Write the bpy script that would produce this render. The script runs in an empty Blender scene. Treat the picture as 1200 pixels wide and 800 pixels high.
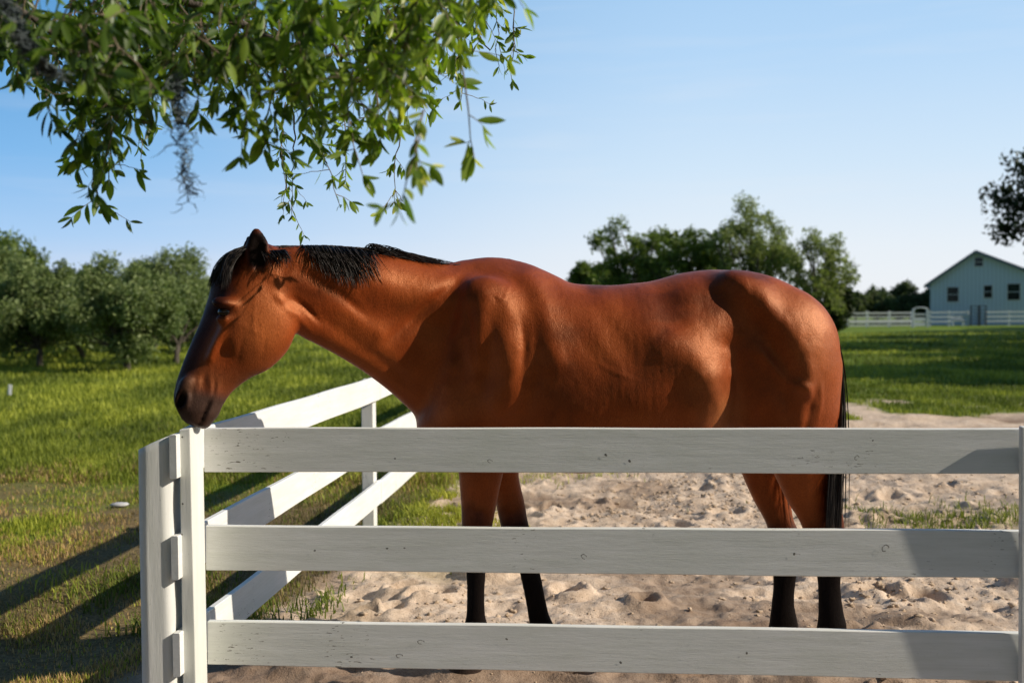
import bpy, math, random
import numpy as np
from mathutils import Vector, Matrix, Euler

R_ = math.radians
rng = np.random.default_rng(7)
random.seed(7)
scene = bpy.context.scene
COL = scene.collection

# ------------------------------------------------------------------ camera
CAM_H = 1.35
FPX = 1167.0                       # focal length in pixels of a 1200 px wide frame
PITCH, ROLL = 1.62, 0.48
cam_data = bpy.data.cameras.new('camera')
cam_data.sensor_width = 36.0
cam_data.lens = FPX / 1200 * 36.0
cam_data.clip_end = 3000
cam_data.dof.use_dof = True
cam_data.dof.focus_distance = 3.55
cam_data.dof.aperture_fstop = 2.8
cam = bpy.data.objects.new('camera', cam_data)
COL.objects.link(cam)
cam.location = (0, 0, CAM_H)
CAM_R = Matrix.Rotation(R_(90 - PITCH), 3, 'X') @ Matrix.Rotation(R_(-ROLL), 3, 'Z')
cam.rotation_euler = CAM_R.to_euler()
scene.camera = cam
RM = np.array(CAM_R)

def W(px, py, Y):
    """world point seen at photo pixel (px, py) at depth Y"""
    d = RM @ np.array([(px - 600) / FPX, -(py - 400) / FPX, -1.0])
    t = Y / d[1]
    return np.array([d[0] * t, Y, CAM_H + d[2] * t])

def pix(P):
    """photo pixels of world points (n,3)"""
    q = (np.asarray(P) - np.array([0, 0, CAM_H])) @ RM
    return 600 + FPX * q[:, 0] / -q[:, 2], 400 - FPX * q[:, 1] / -q[:, 2]

# ------------------------------------------------------------------ objects
def tag(o, label=None, cat=None, group=None, kind=None):
    if label: o['label'] = label
    if cat: o['category'] = cat
    if group: o['group'] = group
    if kind: o['kind'] = kind
    return o

def thing(name, label, cat, loc=(0, 0, 0), group=None):
    o = bpy.data.objects.new(name, None)
    o.empty_display_size = 0.1
    o.location = loc
    COL.objects.link(o)
    return tag(o, label, cat, group)

def mesh_obj(name, verts, faces, mat, parent=None, smooth=False, loops=None, attrs=None):
    """verts (n,3) in world space; faces: (m,k) int array or list of lists"""
    me = bpy.data.meshes.new(name)
    verts = np.asarray(verts, dtype=np.float32)
    if parent is not None:
        p_ = parent if parent.parent is None else parent.parent
        verts = verts - np.array(p_.location, dtype=np.float32)
    if isinstance(faces, np.ndarray):
        m, k = faces.shape
        me.vertices.add(len(verts)); me.vertices.foreach_set('co', verts.ravel())
        me.loops.add(m * k); me.loops.foreach_set('vertex_index', faces.astype(np.int32).ravel())
        me.polygons.add(m)
        me.polygons.foreach_set('loop_start', np.arange(0, m * k, k, dtype=np.int32))
        me.update(calc_edges=True)
    else:
        me.from_pydata(verts.tolist(), [], [list(map(int, f)) for f in faces])
        me.update()
    me.polygons.foreach_set('use_smooth', np.full(len(me.polygons), smooth, dtype=bool))
    for an, av in (attrs or {}).items():
        av = np.asarray(av, dtype=np.float32)
        if av.ndim == 1:
            a = me.attributes.new(an, 'FLOAT', 'POINT'); a.data.foreach_set('value', av)
        else:
            a = me.attributes.new(an, 'FLOAT_COLOR', 'POINT')
            a.data.foreach_set('color', np.c_[av, np.ones(len(av))].astype(np.float32).ravel())
    me.validate()
    if mat: me.materials.append(mat)
    o = bpy.data.objects.new(name, me)
    COL.objects.link(o)
    if parent is not None: o.parent = parent
    return o

class MB:
    """collects boxes, tubes and prisms into one mesh"""
    def __init__(s): s.v = []; s.f = []; s.n = 0
    def add(s, v, f):
        s.v.append(np.asarray(v, float)); s.f += [[i + s.n for i in q] for q in f]; s.n += len(v)
    def hexa(s, p):        # 8 points: 4 of the front face, 4 of the back
        s.add(p, [(0, 1, 2, 3), (7, 6, 5, 4), (0, 4, 5, 1), (1, 5, 6, 2), (2, 6, 7, 3), (3, 7, 4, 0)])
    def box(s, c, d):
        x, y, z = c; a, b, e = d[0] / 2, d[1] / 2, d[2] / 2
        s.hexa([(x-a, y-b, z-e), (x+a, y-b, z-e), (x+a, y-b, z+e), (x-a, y-b, z+e),
                (x-a, y+b, z-e), (x+a, y+b, z-e), (x+a, y+b, z+e), (x-a, y+b, z+e)])
    def tube(s, pts, rad, k=8, cap=True):
        pts = [np.asarray(p, float) for p in pts]; n = len(pts); V = []; F = []
        ref = np.array([0.31, 0.17, 0.93])
        for i, p in enumerate(pts):
            t = pts[min(i + 1, n - 1)] - pts[max(i - 1, 0)]; t /= np.linalg.norm(t) + 1e-9
            u = np.cross(t, ref); u /= np.linalg.norm(u) + 1e-9; w = np.cross(t, u)
            r = rad[i] if hasattr(rad, '__len__') else rad
            for j in range(k):
                a = 2 * math.pi * j / k
                V.append(p + r * (math.cos(a) * u + math.sin(a) * w))
        for i in range(n - 1):
            for j in range(k):
                F.append((i*k + j, i*k + (j+1) % k, (i+1)*k + (j+1) % k, (i+1)*k + j))
        if cap: F += [tuple(range(k - 1, -1, -1)), tuple((n-1)*k + j for j in range(k))]
        s.add(V, F)
    def build(s, name, mat, parent=None, smooth=False, bevel=0):
        o = mesh_obj(name, np.vstack(s.v), s.f, mat, parent, smooth)
        if bevel:
            m = o.modifiers.new('bevel', 'BEVEL'); m.width = bevel; m.segments = 2; m.limit_method = 'ANGLE'
        return o

# ------------------------------------------------------------------ noise
_LAT = np.random.default_rng(3).random((256, 256))
def vnoise(x, y):
    xi = np.floor(x).astype(int); yi = np.floor(y).astype(int)
    fx = x - xi; fy = y - yi
    fx = fx*fx*fx*(fx*(fx*6-15)+10); fy = fy*fy*fy*(fy*(fy*6-15)+10)
    a = _LAT[xi & 255, yi & 255]; b = _LAT[(xi+1) & 255, yi & 255]
    c = _LAT[xi & 255, (yi+1) & 255]; d = _LAT[(xi+1) & 255, (yi+1) & 255]
    return (a*(1-fx)+b*fx)*(1-fy) + (c*(1-fx)+d*fx)*fy
def fbm(x, y, o=4, g=0.5):
    s = 0; a = 1; t = 0
    for i in range(o):
        s = s + a * vnoise(x + 17.3*i, y - 9.1*i); t += a; a *= g; x = x*2.03; y = y*2.03
    return s / t
def sstep(a, b, x):
    t = np.clip((x - a) / (b - a), 0, 1); return t*t*(3 - 2*t)

# ------------------------------------------------------------------ materials
def new_mat(name):
    m = bpy.data.materials.new(name); m.use_nodes = True
    nt = m.node_tree; b = nt.nodes['Principled BSDF']
    return m, nt, b
def N(nt, t, **kw):
    n = nt.nodes.new(t)
    for k, v in kw.items():
        if k in n.inputs: n.inputs[k].default_value = v
        else: setattr(n, k, v)
    return n
def ramp(nt, fac, stops, interp='LINEAR'):
    r = nt.nodes.new('ShaderNodeValToRGB'); r.color_ramp.interpolation = interp
    e = r.color_ramp.elements
    while len(e) < len(stops): e.new(0.5)
    for q, (p, c) in zip(e, stops):
        q.position = p; q.color = (*c, 1) if len(c) == 3 else c
    if fac is not None: nt.links.new(fac, r.inputs[0])
    return r
def mix(nt, fac, a, b, mode='MIX'):
    m = nt.nodes.new('ShaderNodeMix'); m.data_type = 'RGBA'; m.blend_type = mode; m.clamp_factor = True
    for s, v in ((m.inputs[0], fac), (m.inputs[6], a), (m.inputs[7], b)):
        if isinstance(v, (int, float)): s.default_value = v
        elif isinstance(v, tuple): s.default_value = (*v, 1) if len(v) == 3 else v
        else: nt.links.new(v, s)
    return m.outputs[2]
def noise(nt, scale, detail=4, rough=0.55, vec=None, dist=0):
    n = N(nt, 'ShaderNodeTexNoise'); n.inputs['Scale'].default_value = scale
    n.inputs['Detail'].default_value = detail; n.inputs['Roughness'].default_value = rough
    n.inputs['Distortion'].default_value = dist
    if vec is not None: nt.links.new(vec, n.inputs['Vector'])
    return n.outputs['Fac']
def coords(nt, kind='Object', scale=(1, 1, 1), rot=(0, 0, 0)):
    t = nt.nodes.new('ShaderNodeTexCoord'); mp = nt.nodes.new('ShaderNodeMapping')
    mp.inputs['Scale'].default_value = scale; mp.inputs['Rotation'].default_value = rot
    nt.links.new(t.outputs[kind], mp.inputs['Vector']); return mp.outputs['Vector']
def bump(nt, b, h, strength=0.3, dist=0.01, prev=None):
    n = nt.nodes.new('ShaderNodeBump'); n.inputs['Strength'].default_value = strength
    n.inputs['Distance'].default_value = dist; nt.links.new(h, n.inputs['Height'])
    if prev is not None: nt.links.new(prev, n.inputs['Normal'])
    nt.links.new(n.outputs['Normal'], b.inputs['Normal']); return n.outputs['Normal']

# ------------------------------------------------------------------ light
SUN_EL = 31.0
SUN_AZ = -10.0        # degrees from +X towards +Y
wd = bpy.data.worlds.new('World'); scene.world = wd; wd.use_nodes = True
wn = wd.node_tree; bg = wn.nodes['Background']
sky = wn.nodes.new('ShaderNodeTexSky'); sky.sky_type = 'NISHITA'; sky.sun_disc = False
sky.sun_elevation = R_(SUN_EL); sky.sun_rotation = R_(90 - SUN_AZ)
sky.air_density = 1.0; sky.dust_density = 0.6; sky.ozone_density = 2.0
bg.inputs['Strength'].default_value = 1.12
# hazy summer air: pale low down, blue higher up, paler on the sun's side
tcw = wn.nodes.new('ShaderNodeTexCoord'); sep = wn.nodes.new('ShaderNodeSeparateXYZ'); wn.links.new(tcw.outputs['Generated'], sep.inputs[0])
rl = ramp(wn, sep.outputs['Z'], [(0.0, (.58, .66, .82)), (.035, (.56, .66, .85)), (.075, (.37, .58, .87)), (.15, (.19, .45, .80)), (.30, (.065, .27, .58)), (.5, (.03, .12, .28)), (1.0, (.015, .05, .13))])
rr = ramp(wn, sep.outputs['Z'], [(0.0, (.84, .86, .90)), (.06, (.78, .84, .91)), (.14, (.62, .77, .92)), (.24, (.46, .67, .91)), (.34, (.36, .59, .87)), (.5, (.16, .30, .52)), (1.0, (.04, .09, .20))])
mr = wn.nodes.new('ShaderNodeMapRange'); mr.inputs[1].default_value = -.50; mr.inputs[2].default_value = .22; mr.interpolation_type = 'SMOOTHSTEP'
wn.links.new(sep.outputs['X'], mr.inputs[0])
haze = mix(wn, mr.outputs[0], rl.outputs[0], rr.outputs[0])
# faint streaks of high cloud
wv = coords(wn, 'Generated', (1.2, 1.2, 14)); cl = noise(wn, 3.0, 5, .55, wv)
cf_ = ramp(wn, cl, [(.52, (0, 0, 0)), (.75, (.16, .16, .16))])
haze = mix(wn, cf_.outputs[0], haze, (.80, .82, .86))
sc_ = wn.nodes.new('ShaderNodeVectorMath'); sc_.operation = 'SCALE'; sc_.inputs[3].default_value = 0.07
wn.links.new(sky.outputs[0], sc_.inputs[0])
# added dimming of the sky behind the camera, to cut fill light
mb_ = wn.nodes.new('ShaderNodeMapRange'); mb_.inputs[1].default_value = -.35; mb_.inputs[2].default_value = .45; mb_.inputs[3].default_value = .58; mb_.inputs[4].default_value = 1.0; mb_.interpolation_type = 'SMOOTHSTEP'
wn.links.new(sep.outputs['Y'], mb_.inputs[0])
sc2 = wn.nodes.new('ShaderNodeVectorMath'); sc2.operation = 'SCALE'; wn.links.new(mb_.outputs[0], sc2.inputs[3])
wn.links.new(mix(wn, .88, sc_.outputs[0], haze), sc2.inputs[0]); wn.links.new(sc2.outputs[0], bg.inputs[0])
sl = bpy.data.lights.new('sun', 'SUN'); sl.energy = 5.0; sl.angle = R_(0.55); sl.color = (1, 0.90, 0.76)
so = bpy.data.objects.new('sun', sl); COL.objects.link(so); so.location = (20, 0, 15)
sd = Vector((math.cos(R_(SUN_EL))*math.cos(R_(SUN_AZ)), math.cos(R_(SUN_EL))*math.sin(R_(SUN_AZ)), math.sin(R_(SUN_EL))))
so.rotation_euler = sd.to_track_quat('Z', 'Y').to_euler()
scene.view_settings.view_transform = 'Standard'; scene.view_settings.look = 'None'
scene.view_settings.exposure = 0; scene.view_settings.gamma = 1
scene.cycles.max_bounces = 6; scene.cycles.diffuse_bounces = 2; scene.cycles.transparent_max_bounces = 8
# ================================================================== HORSE
# The body is grown as one signed-distance volume and skinned with one surface net.
HS = 0.955
def HW(px, py, Y): return W(px, py, Y*HS)
VOX = 0.0065
GX0, GX1, GY0, GY1, GZ0, GZ1 = -1.26, 1.36, 3.04, 3.98, 0.01, 1.72
gx = np.arange(GX0, GX1, VOX); gy = np.arange(GY0, GY1, VOX); gz = np.arange(GZ0, GZ1, VOX)
D = np.full((len(gx), len(gy), len(gz)), 1.0, np.float32)

def box_idx(lo, hi):
    i = [max(0, int((lo[0]-GX0)/VOX)), max(0, int((lo[1]-GY0)/VOX)), max(0, int((lo[2]-GZ0)/VOX))]
    j = [min(len(gx), int((hi[0]-GX0)/VOX)+2), min(len(gy), int((hi[1]-GY0)/VOX)+2), min(len(gz), int((hi[2]-GZ0)/VOX)+2)]
    return tuple(slice(a, max(a, b)) for a, b in zip(i, j))

def ell_field(c, M, r, sl):
    """approximate distance to an ellipsoid, M rows = its axes"""
    x = gx[sl[0]][:, None, None] - c[0]; y = gy[sl[1]][None, :, None] - c[1]; z = gz[sl[2]][None, None, :] - c[2]
    k0 = 0; k1 = 0
    for ax, rr in zip(M, r):
        q = ax[0]*x + ax[1]*y + ax[2]*z
        k0 = k0 + (q/rr)**2; k1 = k1 + (q/rr**2)**2
    k0 = np.sqrt(k0); k1 = np.sqrt(k1) + 1e-6
    return (k0*(k0-1)/k1).astype(np.float32)

def smin(a, b, k):
    h = np.clip(0.5 + 0.5*(b-a)/k, 0, 1)
    return b*(1-h) + a*h - k*h*(1-h)

def catmull(K, n):
    K = np.asarray(K, float); P = np.vstack([2*K[0]-K[1], K, 2*K[-1]-K[-2]]); m = len(K) - 1
    out = []
    for t in np.linspace(0, m, n):
        i = min(int(t), m-1); f = t - i; a, b, c, d = P[i], P[i+1], P[i+2], P[i+3]
        out.append(0.5*((2*b) + (c-a)*f + (2*a-5*b+4*c-d)*f*f + (-a+3*b-3*c+d)*f**3))
    return np.array(out)

def sweep(keys, n, k=0.03, ax=0.8, pad=0.07, sub=False):
    """keys: (ax,ay, bx,by, Y, halfwidth): edge points a and b of a section, in photo pixels at depth Y"""
    K = []
    for (x1, y1, x2, y2, Y, w) in keys:
        a = HW(x1, y1, Y); b = HW(x2, y2, Y); K.append([*a, *b, w*HS])
    S = catmull(K, n)
    A, B = S[:, :3], S[:, 3:6]; C = (A+B)/2; H = np.linalg.norm(A-B, axis=1)/2; Wd = np.maximum(S[:, 6], 0.004)
    rmax = np.maximum(H, Wd)
    lo = (C - rmax[:, None]).min(0) - pad; hi = (C + rmax[:, None]).max(0) + pad
    sl = box_idx(lo, hi)
    T = np.full(D[sl].shape, 1.0, np.float32)
    off = [s.start for s in sl]
    for i in range(n):
        u = (A[i]-B[i])/(2*H[i]+1e-9)
        yv = np.array([0, 1, 0.]) - u*u[1]; yv /= np.linalg.norm(yv)
        tv = np.cross(u, yv)
        ra = ax*min(H[i], Wd[i])
        rr = max(H[i], Wd[i], ra)
        s2 = box_idx(C[i]-rr-pad*0.6, C[i]+rr+pad*0.6)
        s3 = tuple(slice(max(q.start-o, 0), max(0, min(q.stop-o, T.shape[j]))) for j, (q, o) in enumerate(zip(s2, off)))
        s4 = tuple(slice(q.start+o, q.stop+o) for q, o in zip(s3, off))
        f = ell_field(C[i], (u, yv, tv), (H[i], Wd[i], ra), s4)
        T[s3] = np.minimum(T[s3], f)
    if sub: D[sl] = -smin(-D[sl], T, k)
    else: D[sl] = smin(D[sl], T, k)

def blob(px, py, Y, r, ang=0, yaw=0, k=0.03, sub=False):
    """ellipsoid at photo pixel / depth; r = (along, depth, across) metres; ang = tilt in the side view"""
    c = HW(px, py, Y); a = R_(ang)
    u = np.array([math.cos(a), 0, math.sin(a)]); v = np.array([0, 1., 0]); w = np.array([-math.sin(a), 0, math.cos(a)])
    if yaw:
        Rz = np.array(Matrix.Rotation(R_(yaw), 3, 'Z')); u, v, w = Rz@u, Rz@v, Rz@w
    m = max(r) + 0.05
    sl = box_idx(c-m, c+m)
    f = ell_field(c, (u, v, w), r, sl)
    if sub: D[sl] = -smin(-D[sl], f, k)
    else: D[sl] = smin(D[sl], f, k)

# ---- trunk: tops and bottoms of the silhouette
sweep([(512,335, 510,500, 3.77,.10), (540,318, 538,528, 3.77,.165), (575,308, 575,543, 3.77,.200), (610,311, 612,550, 3.77,.228),
       (650,328, 650,553, 3.77,.255), (700,334, 700,553, 3.78,.275), (760,330, 760,545, 3.785,.290), (805,319, 812,530, 3.79,.285),
       (845,316, 850,512, 3.795,.255), (885,323, 885,500, 3.80,.235), (920,338, 915,500, 3.80,.215), (948,357, 938,500, 3.80,.18),
       (966,382, 950,490, 3.80,.14)], 84, ax=0.55)
# withers ridge and loin
sweep([(545,308, 548,345, 3.79,.05), (580,304, 585,345, 3.79,.045), (610,310, 610,350, 3.79,.05), (645,325, 645,360, 3.78,.07)], 30, k=0.05)
# ---- neck
sweep([(575,312, 520,512, 3.79,.150), (530,309, 490,488, 3.74,.125), (490,305, 462,462, 3.69,.108), (450,298, 432,439, 3.635,.098),
       (410,292, 402,420, 3.58,.088), (372,289, 375,405, 3.53,.080), (342,289, 352,392, 3.49,.075), (320,293, 335,370, 3.465,.07)], 80, k=0.045, ax=0.6)
# crest muscle, lower neck muscle, windpipe
sweep([(560,322, 535,395, 3.74,.125), (500,312, 480,380, 3.68,.110), (440,300, 430,370, 3.61,.100), (390,294, 385,355, 3.54,.086), (350,292, 350,335, 3.49,.070)], 50, k=0.03)
# ---- shoulder masses, both sides
for s in (-1, 1):
    Yc = 3.77
    blob(584,392, Yc+s*.150, (.21,.075,.115), ang=-70, k=0.05)           # scapula
    blob(604,425, Yc+s*.170, (.14,.060,.075), ang=-80, k=0.035)
    blob(595,462, Yc+s*.165, (.11,.065,.085), ang=50, k=0.03)            # triceps
    blob(548,485, Yc+s*.110, (.13,.080,.11), ang=-50, k=0.045)           # point of shoulder
    blob(522,500, Yc+s*.070, (.10,.08,.09), k=0.045)                      # breast
# ---- haunch
    Yh = 3.80
    blob(905,372, Yh+s*.115, (.23,.105,.125), ang=-30, k=0.06)          # croup
    blob(938,415, Yh+s*.145, (.12,.095,.20), ang=6, k=0.06)             # buttock
    blob(905,455, Yh+s*.135, (.13,.085,.20), ang=0, k=0.05)              # thigh
# ---- legs
def legs(keys, n=70, k=0.028): sweep(keys, n, k=k, ax=0.9)
legs([(525,455, 612,455, 3.67,.085), (530,500, 606,500, 3.67,.075), (535,535, 597,535, 3.68,.064), (537,553, 590,553, 3.68,.058), (540,590, 582,590, 3.69,.048),
      (541,617, 577,617, 3.69,.042), (542,632, 577,632, 3.69,.043), (543,648, 576,648, 3.69,.043), (545,662, 570,662, 3.69,.033), (546.5,675, 569,675, 3.69,.027), (547,700, 568,700, 3.69,.025),
      (546,722, 569,722, 3.69,.027), (542,740, 573,740, 3.69,.033), (539,752, 567,752, 3.69,.028), (533,766, 564,766, 3.69,.034), (528,777, 565,777, 3.69,.046), (523,790, 567,790, 3.69,.053)], 110)
legs([(555,480, 625,480, 3.88,.08), (562,520, 618,520, 3.89,.068), (573,553, 608,553, 3.90,.052), (581,590, 615,590, 3.90,.044), (587,617, 620,617, 3.90,.041),
      (593,635, 627,635, 3.90,.042), (600,650, 630,650, 3.90,.04), (607,664, 631,664, 3.90,.031), (611,680, 635,680, 3.90,.027), (616,705, 640,705, 3.90,.025),
      (619,722, 644,722, 3.90,.028), (621,737, 650,737, 3.90,.033), (620,748, 644,748, 3.90,.028), (613,758, 646,758, 3.90,.04), (607,770, 650,770, 3.90,.052)], 100)
legs([(860,430, 985,430, 3.67,.10), (872,470, 984,470, 3.66,.10), (885,505, 980,505, 3.66,.088), (898,535, 974,535, 3.66,.072), (908,555, 968,555, 3.67,.060), (921,582, 967,582, 3.68,.048),
      (936,607, 975,607, 3.69,.040), (944,628, 986,628, 3.69,.040), (950,646, 988,646, 3.69,.040), (955,662, 987,662, 3.69,.033), (958,680, 985,680, 3.69,.028), (959,700, 986,700, 3.69,.027),
      (959,720, 989,720, 3.69,.031), (957,736, 992,736, 3.69,.036), (953,750, 985,750, 3.69,.031), (944,765, 985,765, 3.69,.042), (936,787, 990,787, 3.69,.056)], 130)
sweep([(950,545, 972,545, 3.68,.030), (964,580, 979,580, 3.69,.020), (973,605, 988,605, 3.69,.018), (978,625, 990,625, 3.69,.020)], 40, k=0.02)  # Achilles tendon
legs([(840,450, 930,450, 3.88,.10), (850,490, 928,490, 3.89,.09), (860,530, 928,530, 3.90,.072), (869,553, 926,553, 3.91,.058), (882,582, 926,582, 3.91,.047), (897,610, 930,610, 3.91,.040),
      (901,628, 938,628, 3.91,.041), (903,646, 940,646, 3.91,.039), (905,662, 936,662, 3.91,.032), (906,685, 932,685, 3.91,.027), (904,708, 931,708, 3.91,.027),
      (902,725, 934,725, 3.91,.032), (900,738, 935,738, 3.91,.034), (896,750, 925,750, 3.91,.03), (888,760, 928,760, 3.91,.042), (882,774, 932,774, 3.91,.054)], 110)
# ---- head
HY = 3.43
sweep([(300,285, 335,318, 3.46,.055), (272,297, 338,345, 3.455,.078), (253,322, 344,378, 3.44,.086), (245,348, 338,408, 3.43,.082), (236,375, 318,430, 3.415,.070),
       (224,402, 294,442, 3.40,.058), (214,427, 274,457, 3.385,.051), (206.5,450, 262,473, 3.37,.050), (204.5,468, 255,487, 3.36,.048), (212,485, 245,497, 3.355,.038)], 90, k=0.03, ax=0.6)
def hc_(px, off): return 3.44 + (px-290)*0.00105 + off
for s in (-1, 1):
    yw = 20
    blob(302,380, hc_(302, s*.062), (.118,.036,.112), ang=60, yaw=29 if s < 0 else 10, k=0.022)   # cheek
    blob(316,384, hc_(316, s*.070), (.085,.030,.070), ang=62, yaw=26 if s < 0 else 12, k=0.03)   # back of the cheek
    blob(262,355, hc_(262, s*.082), (.038,.022,.020), ang=-10, k=0.03)             # brow
    blob(262,374, hc_(262, s*.078), (.026,.016,.012), ang=-5, k=0.02)              # lower lid
    blob(258,396, hc_(258, s*.062), (.075,.016,.014), ang=62, yaw=10, k=0.02)      # facial crest
    blob(219,452, hc_(219, s*.034), (.036,.022,.026), ang=60, k=0.014)             # false nostril
    blob(214,468, hc_(214, s*.036), (.030,.022,.022), ang=70, k=0.014)             # nostril wing
    blob(249,450, hc_(249, s*.040), (.030,.014,.012), ang=64, k=0.008)
    blob(258,455, hc_(258, s*.036), (.026,.014,.012), ang=58, k=0.008)
    blob(231,452, hc_(231, s*.040), (.034,.010,.008), ang=82, k=0.010)
    blob(240,470, hc_(240, s*.034), (.036,.016,.024), ang=60, k=0.014)             # upper lip
blob(241,492, 3.378, (.030,.034,.022), ang=64, k=0.010)                     # lower lip
blob(249,484, 3.382, (.026,.030,.018), ang=60, k=0.012)                     # chin
for s in (-1, 1):
    blob(262.5,365.5, hc_(262, s*.108), (.023,.014,.012), ang=-14, k=0.010, sub=True)    # eye socket
    blob(212,469, hc_(211, s*.050), (.028,.024,.0125), ang=64, k=0.007, sub=True)    # nostril
# ---- ears
sweep([(292,322, 318,325, 3.405,.028), (287,308, 317,310, 3.395,.028), (286.5,294, 316.5,295, 3.390,.026), (290,281, 313,282, 3.388,.020), (296,269, 305,270, 3.388,.010)], 40, k=0.014, ax=0.7, pad=0.03)
sweep([(298,316, 310,317, 3.372,.016), (294,303, 311,304, 3.364,.020), (294,291, 311,292, 3.362,.018), (298,279, 307,280, 3.366,.012)], 26, k=0.006, ax=0.7, pad=0.02, sub=True)
sweep([(285,318, 305,322, 3.50,.022), (282,303, 302,306, 3.51,.020), (284,290, 299,292, 3.515,.014), (289,277, 294,278, 3.52,.006)], 34, k=0.014, ax=0.7, pad=0.03)

# ---- naive surface nets
def surface_net(F):
    nx, ny, nz = F.shape
    s = F < 0
    cnt = np.zeros((nx-1, ny-1, nz-1), np.uint8)
    for a in (0, 1):
        for b in (0, 1):
            for c in (0, 1):
                cnt += s[a:nx-1+a, b:ny-1+b, c:nz-1+c]
    act = (cnt > 0) & (cnt < 8)
    idx = np.argwhere(act)
    ids = -np.ones(act.shape, np.int64); ids[act] = np.arange(len(idx))
    P = np.zeros((len(idx), 3)); Wt = np.zeros(len(idx))
    corners = [(a, b, c) for a in (0, 1) for b in (0, 1) for c in (0, 1)]
    for p in corners:
        for ax in range(3):
            if p[ax] == 1: continue
            q = list(p); q[ax] = 1
            f0 = F[idx[:, 0]+p[0], idx[:, 1]+p[1], idx[:, 2]+p[2]]
            f1 = F[idx[:, 0]+q[0], idx[:, 1]+q[1], idx[:, 2]+q[2]]
            m = (f0 < 0) != (f1 < 0)
            t = np.where(m, f0/(f0-f1+1e-12), 0)
            pt = np.tile(np.array(p, float), (len(idx), 1)); pt[:, ax] = t
            P += pt*m[:, None]; Wt += m
    P = P/Wt[:, None] + idx
    V = P*VOX + np.array([GX0, GY0, GZ0])
    Q = []
    for ax in range(3):
        a0 = [slice(0, nx), slice(0, ny), slice(0, nz)]; a1 = list(a0)
        a0[ax] = slice(0, F.shape[ax]-1); a1[ax] = slice(1, F.shape[ax])
        ch = s[tuple(a0)] != s[tuple(a1)]
        e = np.argwhere(ch); o = [0, 1, 2]; o.remove(ax); u, v = o
        ok = (e[:, u] > 0) & (e[:, v] > 0) & (e[:, u] < F.shape[u]-1) & (e[:, v] < F.shape[v]-1)
        e = e[ok]; ins = s[e[:, 0], e[:, 1], e[:, 2]]
        def g(du, dv):
            i = e.copy(); i[:, u] -= du; i[:, v] -= dv
            return ids[i[:, 0], i[:, 1], i[:, 2]]
        q = np.stack([g(0, 0), g(1, 0), g(1, 1), g(0, 1)], 1)
        flip = ins if ax in (0, 2) else ~ins
        q[~flip] = q[~flip][:, ::-1]
        Q.append(q)
    return V, np.vstack(Q)

HV, HQ = surface_net(D)
del D
E = np.vstack([HQ[:, [0, 1]], HQ[:, [1, 2]], HQ[:, [2, 3]], HQ[:, [3, 0]]])
deg = np.bincount(E.ravel(), minlength=len(HV)).astype(float)
def relax(V, f):
    S = np.zeros_like(V)
    for c in range(3):
        S[:, c] = np.bincount(E[:, 0], V[E[:, 1], c], len(V)) + np.bincount(E[:, 1], V[E[:, 0], c], len(V))
    return V + f*(S/deg[:, None] - V)
hpx, hpy = pix(HV)
soft = np.where((hpx < 350), 0.5, 1.0)[:, None]
for _ in range(5):
    HV = HV + soft*(relax(HV, 0.5) - HV)
    HV = HV + soft*(relax(HV, -0.30) - HV)
def vnormals(V):
    a = V[HQ[:, 2]] - V[HQ[:, 0]]; b = V[HQ[:, 3]] - V[HQ[:, 1]]
    n = np.cross(a, b); M = np.zeros_like(V)
    for j in range(4):
        for c in range(3): M[:, c] += np.bincount(HQ[:, j], n[:, c], len(V))
    return M/(np.linalg.norm(M, axis=1)[:, None] + 1e-12)
hn = vnormals(HV)
if (hn[:, 2]*(HV[:, 2]-0.9)).sum() < 0: HQ = HQ[:, ::-1]; hn = -hn
# ---- muscle relief: strokes (polyline in photo pixels, width px, depth m) pushed along the normal on both flanks
def stroke(pts, wpx, amp, side=0):
    global HV
    x, y = hpx, hpy; best = np.full(len(HV), 1e9); arc = np.zeros(len(HV)); tot = sum(math.hypot(b_[0]-a_[0], b_[1]-a_[1]) for a_, b_ in zip(pts[:-1], pts[1:])); run = 0
    for (x0, y0), (x1, y1) in zip(pts[:-1], pts[1:]):
        dx, dy = x1-x0, y1-y0; L = dx*dx + dy*dy
        t = np.clip(((x-x0)*dx + (y-y0)*dy)/L, 0, 1)
        taper = 1.0
        d = np.hypot(x-(x0+t*dx), y-(y0+t*dy)); arc = np.where(d < best, (run+t*math.sqrt(L))/tot, arc); best = np.minimum(best, d); run += math.sqrt(L)
    g = np.exp(-(best/wpx)**2)*((.30+.85*np.sin(math.pi*np.clip(arc, 0, 1))) if wpx < 9 else 1.0)*np.clip(np.abs(hn[:, 1])*1.6-0.2, 0, 1)
    if side: g = g*(hn[:, 1]*side > 0)
    HV = HV + hn*(g*amp*(.75+.5*strk))[:, None]
strk = fbm(HV[:, 0]*11, HV[:, 2]*7+3, 3)
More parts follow.
